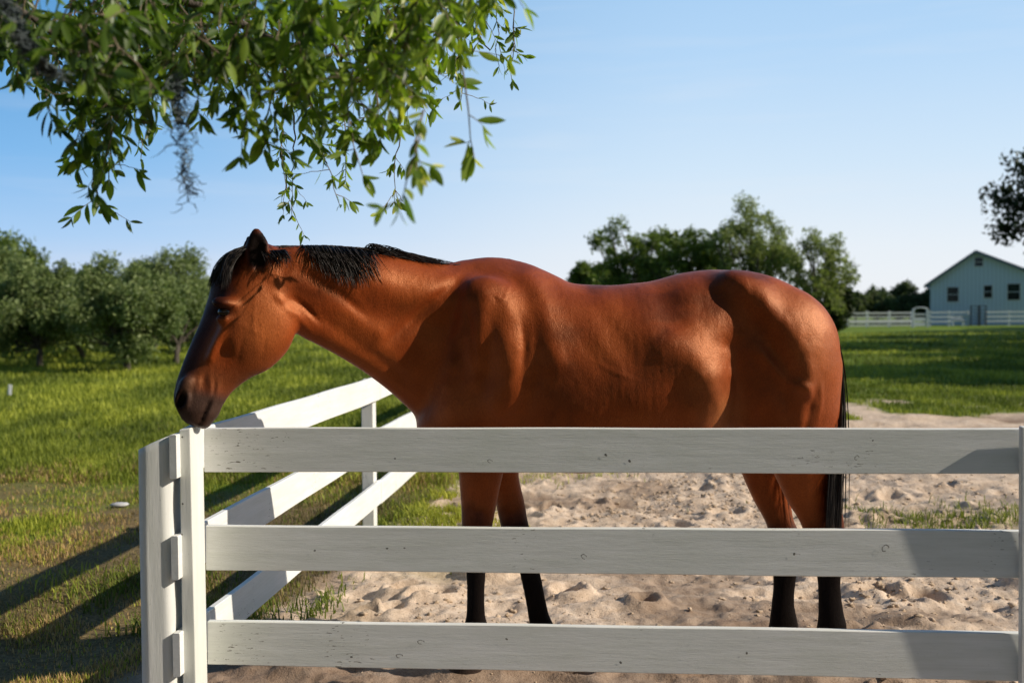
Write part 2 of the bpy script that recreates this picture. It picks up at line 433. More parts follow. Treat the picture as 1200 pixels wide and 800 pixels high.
STROKES = [
    # shoulder ridges and grooves
    ([(566,345), (558,400), (556,445)], 11, .009),
    ([(576,375), (572,420), (570,455)], 8, -.007), ([(592,400), (597,430), (596,450)], 13, .009),
    ([(612,372), (615,410), (611,440)], 5, -.007), ([(590,345), (600,380)], 8, .004),
    ([(622,322), (636,355), (646,395), (652,425)], 15, .011), ([(627,445), (618,470), (603,488)], 10, -.006),
    ([(552,330), (535,400), (525,450)], 9, .008), ([(545,350), (560,430)], 3.5, -.004),
    # ribs and side
    ([(668,375), (690,410), (712,450)], 8, -.002), ([(690,370), (712,410), (735,450)], 8, .002), ([(705,365), (730,400), (752,440)], 8, -.002),
    ([(700,440), (750,462), (800,480)], 16, .002),
    # flank: bulge in front of the stifle, hollow behind it
    ([(790,405), (812,424), (828,444), (835,470)], 22, .014), ([(765,395), (800,415)], 28, .004), ([(830,445), (832,470), (818,500)], 16, .012),
    ([(826,362), (846,392)], 24, -.012), ([(862,405), (868,440), (864,485)], 21, -.022), ([(750,380), (775,415)], 20, .002),
    ([(856,326), (886,348), (916,382), (938,415), (944,450)], 18, .027), ([(778,345), (792,372)], 20, -.014),
    ([(800,425), (806,450)], 7, -.002),
    # haunch
    ([(862,405), (870,440), (872,480)], 9, -.008), ([(884,402), (902,424), (918,446)], 7, .012), ([(900,402), (920,432), (936,446)], 8, -.008), ([(922,447), (940,452), (952,470)], 6, .008),
    ([(920,450), (925,480), (915,500)], 8, -.007), ([(934,455), (938,490)], 9, .005), ([(955,440), (950,480), (940,520)], 4, -.005),
    ([(935,370), (955,395), (962,430)], 16, .010), ([(850,340), (880,370), (905,400)], 16, -.008),
    # neck: jugular groove and bands
    ([(345,350), (385,378), (430,412), (470,440)], 9, -.006), ([(340,325), (375,345), (410,368), (445,392)], 9, .005),
 ([(350,315), (400,345), (430,372)], 5, -.005), ([(455,400), (500,360), (545,325)], 7, -.012),
    ([(440,330), (480,350), (500,345)], 14, .004),
    # head
    ([(262,385), (252,405), (243,425)], 4, .004), ([(275,345), (268,390), (262,420)], 7, -.003), ([(312,395), (306,420)], 3, -.002),
    ([(336,360), (348,370), (364,388)], 4, .005), ([(322,345), (334,356)], 4, .005),
    ([(247,470), (241,482), (234,498)], 2.0, -.012), ([(251,468), (246,484), (240,496)], 2.5, .002),
    ([(344,350), (358,360), (375,378)], 3, -.008), ([(248,357), (262,354), (274,358)], 2.6, .004), ([(252,373), (264,376), (274,370)], 2.2, .003),
    ([(285,395), (278,425)], 3, -.002), ([(246,440), (248,456), (244,466)], 2.6, .004), ([(566,352), (580,346), (590,352), (594,342)], 1.6, .0022), ([(594,342), (597,334)], 1.4, .002), ([(808,452), (820,440), (838,430)], 1.5, .0018), ([(690,420), (720,436), (752,448)], 1.6, .0016), ([(868,470), (880,490)], 2, .002), ([(958,440), (962,470), (957,500)], 2.5, .003), ([(300,345), (297,380), (300,410)], 1.8, .0016), ([(275,378), (290,384), (306,392)], 1.6, .0014), ([(257,446), (254,460), (249,470)], 2.6, .004), ([(252,446), (250,462)], 1.8, -.003),
    ([(236,438), (232,452), (228,466)], 2.5, .003), ([(215,452), (206,462), (207,474)], 2.2, .003), ([(219,456), (221,468), (217,482)], 2.4, .004), ([(240,438), (238,455)], 2.2, -.003),
]
for st in STROKES: stroke(*st)
# skin wrinkle and small lumps
ln = (fbm(HV[:, 0]*14+HV[:, 1]*3, HV[:, 2]*9, 4) - 0.5)
HV = HV + hn*(ln*0.0035)[:, None]*np.clip((hpy < 560)*(hpx > 350)*1.0, 0, 1)[:, None]
HV = relax(HV, 0.3)
hn = vnormals(HV)

# ---- coat colour per vertex
coat = np.tile(np.array([0.275, 0.047, 0.0080]), (len(HV), 1))
def blend(c, m):
    global coat
    coat = coat*(1-m[:, None]) + np.array(c)*m[:, None]
nz = fbm(HV[:, 0]*6 + 3, HV[:, 2]*6 + HV[:, 1]*4, 4) - 0.5
blend((0.35, 0.071, 0.014), sstep(.0, .35, nz + 0.1))
blend((0.150, 0.026, 0.006), sstep(-.02, -.35, nz))
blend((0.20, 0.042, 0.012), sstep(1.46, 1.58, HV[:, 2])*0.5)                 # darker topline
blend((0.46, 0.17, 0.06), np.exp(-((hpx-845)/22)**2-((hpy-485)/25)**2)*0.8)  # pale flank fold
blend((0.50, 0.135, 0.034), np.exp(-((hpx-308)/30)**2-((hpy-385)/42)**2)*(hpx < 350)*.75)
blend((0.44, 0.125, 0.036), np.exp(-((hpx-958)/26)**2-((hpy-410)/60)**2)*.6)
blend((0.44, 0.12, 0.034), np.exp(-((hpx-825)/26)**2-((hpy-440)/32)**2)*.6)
leg = (hpy > 540)
z = 1.35 + (HV[:, 2]-1.35)/HS + nz*0.08
blend((0.012, 0.009, 0.008), sstep(0.70, 0.46, z)*(hpx < 700))
blend((0.012, 0.009, 0.008), sstep(0.68, 0.44, z)*(hpx > 700))
blend((0.05, 0.035, 0.028), sstep(0.15, 0.08, HV[:, 2]))
# muzzle, nostril, face
dm = (hpy - (452 + (hpx-225)*0.20))
inhead = (hpx < 350) & (hpy > 260) & (hpy < 510) & (HV[:, 1] < 3.56*HS)
blend((0.055, 0.036, 0.028), inhead*sstep(-14, 12, dm + nz*14)*0.95)
blend((0.10, 0.045, 0.022), inhead*sstep(-40, -14, dm)*sstep(6, -10, dm)*0.5)
blend((0.016, 0.008, 0.006), inhead*sstep(14, -8, (hpx - (264 - (hpy-350)*0.42)))*0.85)  # mostly shadow on the front of the face, put into the coat colour
u_ = (hpx-212)*.42-(hpy-470)*.91; w_ = (hpx-212)*.91+(hpy-470)*.42
blend((0.006, 0.004, 0.004), inhead*np.clip(1.4*np.exp(-(w_/5.5)**2-(u_/11)**2), 0, 1))
for (mx, my) in ((246,472), (243,478), (240,484), (237,491), (234,497)): blend((0.010, 0.006, 0.005), inhead*np.exp(-((hpx-mx)**2+(hpy-my)**2)/3.2**2)*.85)
blend((0.17, 0.095, 0.06), inhead*np.exp(-((hpx-223)/9)**2-((hpy-452)/11)**2)*.55)
blend((0.012, 0.007, 0.005), inhead*np.exp(-((hpx-262)/13)**2-((hpy-365)/7)**2)*0.95)
ear = np.exp(-((hpx-302)/12)**4 - ((hpy-293)/22)**4)*(HV[:, 1] < 3.45*HS)
blend((0.012, 0.008, 0.007), np.clip(ear*1.6, 0, 1))

m_coat, nt, b = new_mat('coat')
at = N(nt, 'ShaderNodeAttribute', attribute_name='coat')
v1 = coords(nt, 'Object', (60, 60, 22), (0, R_(20), 0)); h1 = noise(nt, 5.0, 5, 0.7, v1)
v2 = coords(nt, 'Object', (1, 1, 1)); h2 = noise(nt, 9.0, 5, 0.6, v2, 0.6); h3 = noise(nt, 90, 3, 0.6, v2)
c = mix(nt, ramp(nt, h1, [(0.3, (0, 0, 0)), (0.75, (1, 1, 1))]).outputs[0], mix(nt, 1.0, at.outputs['Color'], (0.62, 0.56, 0.52), 'MULTIPLY'), mix(nt, 1.0, at.outputs['Color'], (1.3, 1.32, 1.35), 'MULTIPLY'))
c = mix(nt, ramp(nt, h2, [(0.35, (0, 0, 0)), (0.65, (1, 1, 1))]).outputs[0], mix(nt, 1.0, c, (0.80, 0.76, 0.74), 'MULTIPLY'), c)
nt.links.new(c, b.inputs['Base Color'])
b.inputs['Roughness'].default_value = 0.46; b.inputs['IOR'].default_value = 1.75; lum = nt.nodes.new('ShaderNodeSeparateColor'); nt.links.new(at.outputs['Color'], lum.inputs[0])
nt.links.new(ramp(nt, lum.outputs[0], [(.03, (.03, .03, .03)), (.2, (.50, .50, .50))]).outputs[0], b.inputs['Specular IOR Level'])
nt.links.new(ramp(nt, lum.outputs[0], [(.02, (.8, .8, .85)), (.15, (1, .46, .20))]).outputs[0], b.inputs['Specular Tint'])
b.inputs['Sheen Weight'].default_value = 0.0; b.inputs['Sheen Roughness'].default_value = 0.4
b.inputs['Sheen Tint'].default_value = (1, .8, .65, 1)
v4 = coords(nt, 'Object', (26, 26, 11), (0, R_(-14), 0)); h4 = noise(nt, 1.0, 5, 0.65, v4, 0.8)
n1 = bump(nt, b, h1, 0.40, 0.003); n2 = bump(nt, b, h2, 0.4, 0.006, n1); n4 = bump(nt, b, h4, 0.4, 0.005, n2); h5 = noise(nt, 1.0, 4, 0.7, coords(nt, 'Object', (420, 420, 70), (0, R_(35), 0))); bump(nt, b, h5, 0.22, 0.002, n4)

horse = thing('horse', 'bay horse standing side-on behind the white board fence, chin over the corner post', 'horse', (0.2, 3.6, 0.05))
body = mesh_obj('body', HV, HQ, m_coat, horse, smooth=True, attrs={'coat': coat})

# eyes
m_eye, nt, b = new_mat('eye'); b.inputs['Base Color'].default_value = (0.008, 0.004, 0.003, 1); b.inputs['Roughness'].default_value = 0.06
for s in (-1, 1):
    c = HW(263, 365.5, hc_(263, s*.079)); V = []; F = []
    for i in range(9):
        for j in range(16):
            th = math.pi*i/8; ph = 2*math.pi*j/16
            V.append(c + np.array([.021*math.sin(th)*math.cos(ph), .019*math.sin(th)*math.sin(ph), .016*math.cos(th)]))
    F = [(i*16+j, i*16+(j+1) % 16, (i+1)*16+(j+1) % 16, (i+1)*16+j) for i in range(8) for j in range(16)]
    mesh_obj('eye', V, F, m_eye, horse, smooth=True)

# ---- hair: tapered ribbons
m_hair, nt, b = new_mat('hair')
hv = coords(nt, 'Object', (1, 1, 1)); hh = noise(nt, 70, 3, 0.6, hv)
hc = ramp(nt, hh, [(0.35, (0.008, 0.006, 0.005)), (0.62, (0.030, 0.022, 0.018)), (.75, (.085, .060, .045))])
nt.links.new(hc.outputs[0], b.inputs['Base Color']); b.inputs['Roughness'].default_value = 0.58; b.inputs['Specular IOR Level'].default_value = 0.3
def ribbons(name, strands, width, parent, mat=m_hair):
    V = []; F = []; n = 0
    for P in strands:
        P = np.asarray(P); m = len(P)
        t = np.gradient(P, axis=0); t /= np.linalg.norm(t, axis=1)[:, None] + 1e-9
        u = rng.normal(size=3); w = np.cross(t, u); w /= np.linalg.norm(w, axis=1)[:, None] + 1e-9
        ww = width*(0.6+0.8*rng.random())*np.sqrt(np.clip(1-np.linspace(0, 1, m)**2, 0.01, 1))[:, None]
        V.append(P - w*ww); V.append(P + w*ww)
        for i in range(m-1): F.append((n+i, n+i+1, n+m+i+1, n+m+i))
        n += 2*m
    return mesh_obj(name, np.vstack(V), np.array(F), mat, parent, smooth=True)
def bez(P0, P1, P2, P3, m=9):
    t = np.linspace(0, 1, m)[:, None]
    return (1-t)**3*P0 + 3*(1-t)**2*t*P1 + 3*(1-t)*t*t*P2 + t**3*P3

def neckY(px): return np.interp(px, [300, 342, 372, 410, 450, 490, 530, 575], [3.47, 3.49, 3.53, 3.58, 3.635, 3.69, 3.74, 3.79])
def neckTop(px): return np.interp(px, [300, 342, 372, 410, 450, 490, 530, 575, 600], [291, 290, 290, 293, 299, 306, 309.5, 307, 305])
st = []
def sd_(s): return rng.normal()*s
for i in range(2000):           # flat mane lying along the crest
    x = rng.uniform(304, 545); y = neckTop(x) + 1; Y = neckY(x) + sd_(.014)
    lift = (7 if x < 480 else 3)*rng.random()*np.interp(x, [304, 340, 400, 440, 500, 545], [.8, .7, 1.1, 1.3, .5, .25])
    L = rng.uniform(12, 34)*np.interp(x, [312, 480, 545], [1, 1, .5]); s = 1
    P0 = HW(x, y+1, Y); P1 = HW(x+L*.3, y-lift, Y+sd_(.01)); P2 = HW(x+L*.7, neckTop(x+L*.7)-lift*.9, Y+.01+rng.random()*.02); P3 = HW(x+L, neckTop(x+L)+2+rng.random()*4, Y+.03+rng.random()*.03)
    st.append(bez(P0, P1, P2, P3))
for i in range(640):           # locks falling on the near side
    x = rng.triangular(350, 388, 440); Y = neckY(x); y = neckTop(x)
    lk = math.floor(x/6.5)*6.5 + 3; x2 = x + (lk-x)*0.7
    Lx = .88*(1.05-.80*rng.random()**1.1)*np.interp(x, [352, 366, 385, 410, 432], [16, 36, 50, 52, 40])
    dx = np.interp(x, [352, 432], [10, 18]) + sd_(3.0)
    nearw = .085
    P0 = HW(x, y, Y+.01); P1 = HW(x+2, y-6-rng.random()*3, Y-.05); P2 = HW(x2+dx*.35, y+Lx*.45, Y-nearw-.022+sd_(.004)); P3 = HW(x2+dx, y+Lx, Y-nearw-.012+sd_(.006))
    st.append(bez(P0, P1, P2, P3, 11))
for i in range(420):           # loose tufts standing off the crest
    x = rng.uniform(425, 500); Y = neckY(x); y = neckTop(x)
    h = rng.uniform(2, 12)*np.interp(x, [425, 445, 500], [1, 1, .35]); L = rng.uniform(14, 40)
    st.append(bez(HW(x, y+1, Y), HW(x+2, y-h*1.6, Y+sd_(.01)), HW(x+L*.6, neckTop(x+L*.6)-h, Y+sd_(.015)), HW(x+L, neckTop(x+L)-h*.2+sd_(1.5), Y+sd_(.02))))
for i in range(90):            # tuft over the withers
    x = rng.uniform(560, 588); y = 305.5
    st.append(bez(HW(x, y+1, 3.79+sd_(.01)), HW(x+3, y-3, 3.79), HW(x+10, y-3+sd_(.6), 3.79+sd_(.02)), HW(x+20, y+1+rng.random()*2, 3.79+sd_(.02))))
mane = ribbons('mane', st, 0.0013, horse)
st = []
for i in range(900):           # forelock
    x = rng.uniform(286, 305); y = np.interp(x, [286, 305], [290, 284]); Y = 3.455 + sd_(.022)
    t = rng.random()
    ex = 247 + t*20 + sd_(2.5); ey = 330 + rng.random()*16 - t*8
    st.append(bez(HW(x, y+3, Y), HW(x-16, y+1+sd_(1.5), Y-.02), HW(ex+1, ey-28, Y-.055*t*1.7+.01-.03), HW(ex, ey, Y-.012-.085*t+sd_(.006)), 10))
for i in range(260):
    x = rng.uniform(305, 335); y = neckTop(x)+1; Y = 3.46+sd_(.02)
    st.append(bez(HW(x, y+3, Y), HW(x-3, y-2, Y-.03), HW(x+3, y+6, Y-.06), HW(x+8+sd_(3), y+14+sd_(4), Y-.078)))
ribbons('forelock', st, 0.0012, horse)
st = []
for i in range(2000):          # tail, hanging behind the buttocks
    a = rng.random(); o = sd_(1.0)
    Y0 = 3.73 + sd_(.02); Y1 = 3.72 + sd_(.05)
    end = rng.uniform(.55, 1)
    wv_ = 3*math.sin(o*2.2); P0 = HW(964+a*8, 368+a*12, Y0); P1 = HW(986+o*2.6, 395, Y0+.01); P2 = HW(983+o*3.6+wv_, 480, Y1); P3 = HW(979+o*4.5-a*5+wv_, 545+100*end, Y1-.02+sd_(.02))
    st.append(bez(P0, P1, P2, P3, 12))
ribbons('tail', st, 0.0016, horse)
# ================================================================== FENCES
def paint_mat(name, base, wear=1.0, streak=(1, 1, 1)):
    m, nt, b = new_mat(name)
    v = coords(nt, 'Object', streak); n1 = noise(nt, 3.0, 6, 0.65, v); n2 = noise(nt, 26, 5, 0.7, v)
    v0 = coords(nt, 'Object'); n3 = noise(nt, 2.2, 4, 0.6, v0); spk = noise(nt, 75, 2, 0.5, v); dsh = noise(nt, 1.0, 3, 0.6, coords(nt, 'Object', (34, 34, 190) if streak[2] > 1 else (120, 120, 26))); zone = noise(nt, 3.3, 2, 0.5, v0); grn = noise(nt, 1.0, 4, 0.65, coords(nt, 'Object', (2.5, 2.5, 150) if streak[2] > 1 else (110, 110, 2.5)))
    c = mix(nt, ramp(nt, n1, [(0.35, (0, 0, 0)), (0.7, (1, 1, 1))]).outputs[0], base, tuple(x*q for x, q in zip(base, (.86, .87, .84))))
    c = mix(nt, ramp(nt, n3, [(0.45, (0, 0, 0)), (0.75, (.55, .55, .55))]).outputs[0], c, tuple(x*q for x, q in zip(base, (.80, .83, .76))))
    k = ramp(nt, n2, [(0.66, (0, 0, 0)), (0.72, (1, 1, 1))]).outputs[0]
    c = mix(nt, k, c, tuple(x*.80 for x in base))
    k2 = ramp(nt, spk, [(0.765 - 0.02*wear, (0, 0, 0)), (0.80 - 0.02*wear, (1, 1, 1))]).outputs[0]
    c = mix(nt, k2, c, (0.10, 0.085, 0.06))
    chip = mix(nt, ramp(nt, dsh, [(0.64, (0, 0, 0)), (0.67, (1, 1, 1))]).outputs[0], (0, 0, 0), ramp(nt, zone, [(0.56, (0, 0, 0)), (0.62, (1, 1, 1))]).outputs[0])
    c = mix(nt, chip, c, (0.16, 0.14, 0.11))
    c = mix(nt, ramp(nt, grn, [(0.5, (0, 0, 0)), (0.68, (.20, .20, .20))]).outputs[0], c, tuple(x*.70 for x in base))
    nt.links.new(c, b.inputs['Base Color']); b.inputs['Roughness'].default_value = 0.6; b.inputs['Specular IOR Level'].default_value = 0.3
    q = bump(nt, b, grn, 0.2, 0.0015); q = bump(nt, b, n2, 0.25, 0.002, q); bump(nt, b, n1, 0.3, 0.004, q)
    return m
m_board = paint_mat('painted_board', (0.88, 0.88, 0.85), 1.0, (1, 9, 11))
m_side = paint_mat('painted_rail', (0.84, 0.84, 0.82), 0.6, (9, 1, 11))
m_post = paint_mat('painted_post', (0.80, 0.80, 0.77), 1.2, (9, 9, 1))
m_knot, nt, b = new_mat('dark_knot'); b.inputs['Base Color'].default_value = (0.07, 0.06, 0.045, 1); b.inputs['Roughness'].default_value = .8
m_nail, nt, b = new_mat('nail'); b.inputs['Base Color'].default_value = (0.10, 0.09, 0.08, 1); b.inputs['Metallic'].default_value = .7; b.inputs['Roughness'].default_value = .5

def board(name, A0, A1, B0, B1, th, mat, parent, seg=40, wob=.0015, bev=.0025):
    """plank from end A to end B; A0/A1 lower and upper corner of its near face; th = thickness vector"""
    A0, A1, B0, B1, th = [np.asarray(q, float) for q in (A0, A1, B0, B1, th)]
    nrm = th/np.linalg.norm(th); up = (A1-A0)/np.linalg.norm(A1-A0); T = np.linalg.norm(th)
    prof = [(0, bev), (bev, 0), (T-bev, 0), (T, bev), (T, 1-bev), (T-bev, 1), (bev, 1), (0, 1-bev)]
    V = []; ph = rng.random(4)*9
    for i in range(seg+1):
        t = i/seg; a = A0+(B0-A0)*t; c = A1+(B1-A1)*t; h = np.linalg.norm(c-a); u = (c-a)/h
        w0 = wob*math.sin(5*t+ph[0])+wob*.5*math.sin(17*t+ph[1]); w1 = wob*math.sin(4*t+ph[2])+wob*.6*math.sin(21*t+ph[3])
        for d, e in prof:
            hh = (e if e <= bev else h - (1-e)) if e <= bev or e >= 1-bev else e
            w = w0 if e <= bev else w1
            V.append(a + nrm*d + u*(hh+w))
    F = []
    for i in range(seg):
        for j in range(8): F.append((i*8+j, i*8+(j+1) % 8, (i+1)*8+(j+1) % 8, (i+1)*8+j))
    F += [tuple(range(7, -1, -1)), tuple(seg*8+j for j in range(8))]
    return mesh_obj(name, V, F, mat, parent)

# ---- front fence, three boards between two posts
ff = thing('board_fence', 'white three-board fence panel running across in front of the horse', 'fence', (0.25, 3.2, 0))
FL, FR = 3.285, 3.075
spec = [((238, 553, 502), (1193, 555, 502)), ((239, 668, 616), (1193, 677, 622.5)), ((241, 778, 728), (1193, 798, 742.5))]
th = np.array([0.08, 1, 0])*0.024
for (xl, yb, yt), (xr, yb2, yt2) in spec:
    zt, zb = W(xl, yt, FL)[2], W(xl, yb, FL)[2]; zt2, zb2 = W(xr, yt2, FR)[2], W(xr, yb2, FR)[2]
    XL, XR = -1.0225, 1.585
    bd = board('board', (XL, FL, zb), (XL, FL+.005, zt), (XR, FR, zb2), (XR, FR+.005, zt2), th, m_board, ff, 60, .0012)
    # knots and nail heads sit on the near face
    for k in range(6):
        nb = MB()
        t = rng.uniform(.08, .95); r = rng.uniform(.0018, .004) if k > 1 else rng.uniform(.006, .010)
        c = np.array([XL+(XR-XL)*t, FL+(FR-FL)*t - .0004, (zb+(zb2-zb)*t) + rng.uniform(.03, .11)])
        n = 14; V = []
        for rr in (r, r*(.80 if k < 2 else .2)):
            for j in range(n):
                a = 2*math.pi*j/n; q = rr*(1+.22*math.sin(2*a+t*7)+.1*math.sin(5*a))
                V.append(c + np.array([q*1.15*math.cos(a), .081*q*1.15*math.cos(a)*-1, q*math.sin(a)]))
        nb.add(V, [(j, (j+1) % n, n+(j+1) % n, n+j) for j in range(n if k > 1 else 11)])
        nb.build('knot', m_knot, bd)
# batten (a plank edge-on) that the boards butt against
mb = MB(); x0, x1, y0, y1 = -1.060, -1.0255, 3.155, 3.285
zt = W(222, 500, 3.2)[2]
mb.hexa([(x0-.004, y0, -.1), (x1+.006, y0, -.1), (x1, y0, zt), (x0, y0, zt-.004), (x0-.004, y1, -.1), (x1+.002, y1, -.1), (x1+.001, y1, zt+.004), (x0, y1, zt+.002)])
mb.build('post', m_post, ff, bevel=.003)
mb = MB(); xr = W(1197, 500, 3.05)[0]; zt = W(1195, 501, 3.03)[2]
mb.hexa([(xr+.004, 3.048, -.1), (xr+.12, 3.04, -.1), (xr+.118, 3.04, zt), (xr, 3.048, zt), (xr+.004, 3.068, -.1), (xr+.12, 3.06, -.1), (xr+.118, 3.06, zt+.002), (xr, 3.068, zt+.002)])
mb.build('post', m_post, ff, bevel=.003)

# ---- side fence running away from the corner
sf = thing('board_fence', 'white three-board fence running away from the corner post along the lawn', 'fence', (-1.1, 3.3, 0))
X0, Y0 = -1.060, 3.125; sl_ = 0.09; Y1 = 5.98; Y2 = 8.75; Y3 = 11.6; Y4 = 14.4
def sx(Y): return X0 + sl_*(Y-Y0)
rz = [(.977, .838), (.657, .518), (.345, .208)]
thv = np.array([-1, sl_, 0])/math.hypot(1, sl_)*.023
for k, (zt, zb) in enumerate(rz):
    for a, b2 in ((Y0, Y1+.03), (Y1+.034, Y2+.03), (Y2+.034, Y3+.03), (Y3+.034, Y4)):
        d1, d2 = rng.normal()*.004, rng.normal()*.004
        if a == Y0: d1 = 0
        board('rail', (sx(a), a, zb+d1), (sx(a), a, zt+d1), (sx(b2), b2, zb+d2), (sx(b2), b2, zt+d2), thv, m_side, sf, 40, .002)
def round_post(cx, cy, r, ztop, flat, name, parent, slope=0.0, seg=40):
    """weathered round post, planed flat on one side where the rails are nailed, top sawn aslant"""
    V = []; F = []; H = 46
    for i in range(H):
        t = i/(H-1)
        for j in range(seg):
            a = 2*math.pi*j/seg; q = r*(1+.012*math.sin(3*a+t*2)+.008*math.sin(7*a+5*t)+.01*math.sin(9*t+2*a)) * (1.05-.05*t)
            x = q*math.cos(a); y = q*math.sin(a)
            x = min(x, flat + .002*math.sin(30*t))
            if y < -.6*r and x > -.35*r: y = max(y, -.90*r + .35*(x*.12))
            zz = -.1 + (ztop + slope*x*1.0 + .1)*t
            V.append((cx+x, cy+y, zz))
    for i in range(H-1):
        for j in range(seg): F.append((i*seg+j, i*seg+(j+1) % seg, (i+1)*seg+(j+1) % seg, (i+1)*seg+j))
    V += [(cx+(v[0]-cx)*.5, cy+(v[1]-cy)*.5, v[2]-(slope*(v[0]-cx)*.5)+.003) for v in V[-seg:]]; n = H*seg
    V.append((cx, cy, ztop+.004))
    for j in range(seg):
        F.append(((H-1)*seg+j, (H-1)*seg+(j+1) % seg, n+(j+1) % seg, n+j)); F.append((n+j, n+(j+1) % seg, n+seg))
    return mesh_obj(name, V, F, m_post, parent, smooth=True)
cp = round_post(-1.136, 3.19, .0640, .950, .0525, 'post', sf, slope=.42)
for Y in (Y1, Y2, Y3, Y4):
    mb = MB(); c = sx(Y) - .026 - .040; w = .035 if Y == Y1 else .04
    mb.hexa([(c-w, Y-.05, -.1), (c+w, Y-.05, -.1), (c+w, Y-.05, .955), (c-w, Y-.05, .955), (c-w+.005, Y+.05, -.1), (c+w+.005, Y+.05, -.1), (c+w+.005, Y+.05, .962), (c-w+.005, Y+.05, .962)])
    mb.build('post', m_post, sf, bevel=.004)
# nails on the corner
for (px, py, Y) in ((213.5, 512, 3.153), (214, 590, 3.153), (213, 626, 3.153)):
    nb = MB(); c = W(px, py, Y); nb.add([c+np.array([.003*math.cos(a), 0, .003*math.sin(a)]) for a in np.linspace(0, 2*math.pi, 8, endpoint=False)], [tuple(range(7, -1, -1))])
    nb.build('nail', m_nail, ff)
# ================================================================== GROUND
def grow(start, step, end, ratio, mx=40):
    out = [start]
    while out[-1] < end:
        out.append(out[-1]+step); step = min(step*ratio, mx)
    return out
xp = list(np.arange(-2.4, 3.2, .017)); xs = sorted([-v for v in grow(2.4, .03, 900, 1.06)] + xp[1:-1] + grow(3.2, .03, 900, 1.06))
yn = [-v for v in grow(0, .3, 200, 1.25)]; ys = sorted(set(yn[1:] + grow(0, .08, 2.9, 1.0) + list(np.arange(3.0, 6.2, .017)) + grow(6.2, .02, 1500, 1.014)))
xs = np.array(xs); ys = np.array(ys)
GXX, GYY = np.meshgrid(xs, ys, indexing='ij')
prints = []
for i in range(430):
    py_ = rng.uniform(3.2, 14) ; prints.append((rng.uniform(-1.0, 2+py_*.6), py_, rng.uniform(.05, .10), rng.uniform(.012, .055), rng.uniform(0, 6.28)))
def sand_mask(x, y):
    """1 where the paddock is sand, 0 where there is grass"""
    w = (fbm(x*1.3, y*1.3, 4)-.5)
    left = -1.14 + 0.10*(y-3.2) + sstep(4.5, 8.5, y)*.16 + w*.32
    near_l = left - sstep(4.15, 3.8, y+w*.5)*.35
    far = 13.6 + (fbm(x*.9+9, y*.6, 4)-.5)*8.0 - np.clip(2.5-x, 0, 6)*1.4
    return sstep(-.12, .12, x-near_l)*sstep(.4, -.4, y-far)*sstep(2.2, 2.9, y+w)
def tuft_mask(x, y):
    a = np.exp(-((x-2.75)/.55)**2-((y-6.3)/.42)**2) + .8*np.exp(-((x-(-.35))/.3)**2-((y-6.2)/1.2)**2)
    a = a + .7*np.exp(-((x+.72)/.14)**2-((y-4.3)/.35)**2)
    return a
def height(x, y):
    s = sand_mask(x, y)
    near = sstep(40, 12, y)
    h = (fbm(x*.5, y*.5, 3)-.5)*.10*near*sstep(0, 2.5, np.hypot(x-.3, y-3.8)-.6)
    r = 1-np.abs(2*fbm(x*2.2+5, y*2.6, 4)-1)
    hs = (fbm(x*1.6, y*1.9+4, 4)-.5)*.075 + (r-.75)*.06 + (fbm(x*8, y*9, 4)-.5)*.034 + (fbm(x*24, y*26, 3, .65)-.5)*.026
    hg = (fbm(x*3, y*3, 4)-.5)*.05
    h = h + near*(s*hs + (1-s)*hg)
    return h
GZ = height(GXX, GYY)
for (cx, cy, r, dp, a) in prints:
    i0, i1 = np.searchsorted(xs, [cx-3*r, cx+3*r]); j0, j1 = np.searchsorted(ys, [cy-3*r, cy+3*r])
    X = GXX[i0:i1, j0:j1]-cx; Yv = GYY[i0:i1, j0:j1]-cy
    u = X*math.cos(a)+Yv*math.sin(a); v = -X*math.sin(a)+Yv*math.cos(a)
    d = np.sqrt(u**2+(v/.8)**2)/r*(1+.35*(fbm(X*9+cx*7, Yv*9, 2)-.5))
    sm = sand_mask(GXX[i0:i1, j0:j1], GYY[i0:i1, j0:j1])
    GZ[i0:i1, j0:j1] += sm*dp*(-np.exp(-(d/.9)**4) + .65*np.exp(-((d-1.35)/.42)**2))
# keep level under the hooves
GZ = GZ + .065*np.exp(-((GXX-.25)/1.7)**4-((GYY-3.7)/.9)**4)
for (hx, hy, lv) in ((545, 3.69*HS, .088), (628, 3.90*HS, .075), (963, 3.69*HS, .088), (907, 3.91*HS, .07)):
    c = W(hx, 780, hy)[0]; w = np.exp(-((GXX-c)**2+(GYY-hy)**2)/.09**2); GZ = GZ*(1-w) + lv*w
flat = sstep(3.15, 2.5, GYY); GZ = GZ*(1-flat)
SM = sand_mask(GXX, GYY)*(1-np.clip(tuft_mask(GXX, GYY)*.5, 0, .8))
n0, n1 = GXX.shape; I = np.arange(n0*n1).reshape(n0, n1)
Q = np.stack([I[:-1, :-1], I[1:, :-1], I[1:, 1:], I[:-1, 1:]], -1).reshape(-1, 4)
GV = np.stack([GXX, GYY, GZ], -1).reshape(-1, 3)
def ground_z(x, y):
    i = np.clip(np.searchsorted(xs, x)-1, 0, n0-2); j = np.clip(np.searchsorted(ys, y)-1, 0, n1-2)
    fx = (x-xs[i])/(xs[i+1]-xs[i]); fy = (y-ys[j])/(ys[j+1]-ys[j])
    return (GZ[i, j]*(1-fx)+GZ[i+1, j]*fx)*(1-fy) + (GZ[i, j+1]*(1-fx)+GZ[i+1, j+1]*fx)*fy

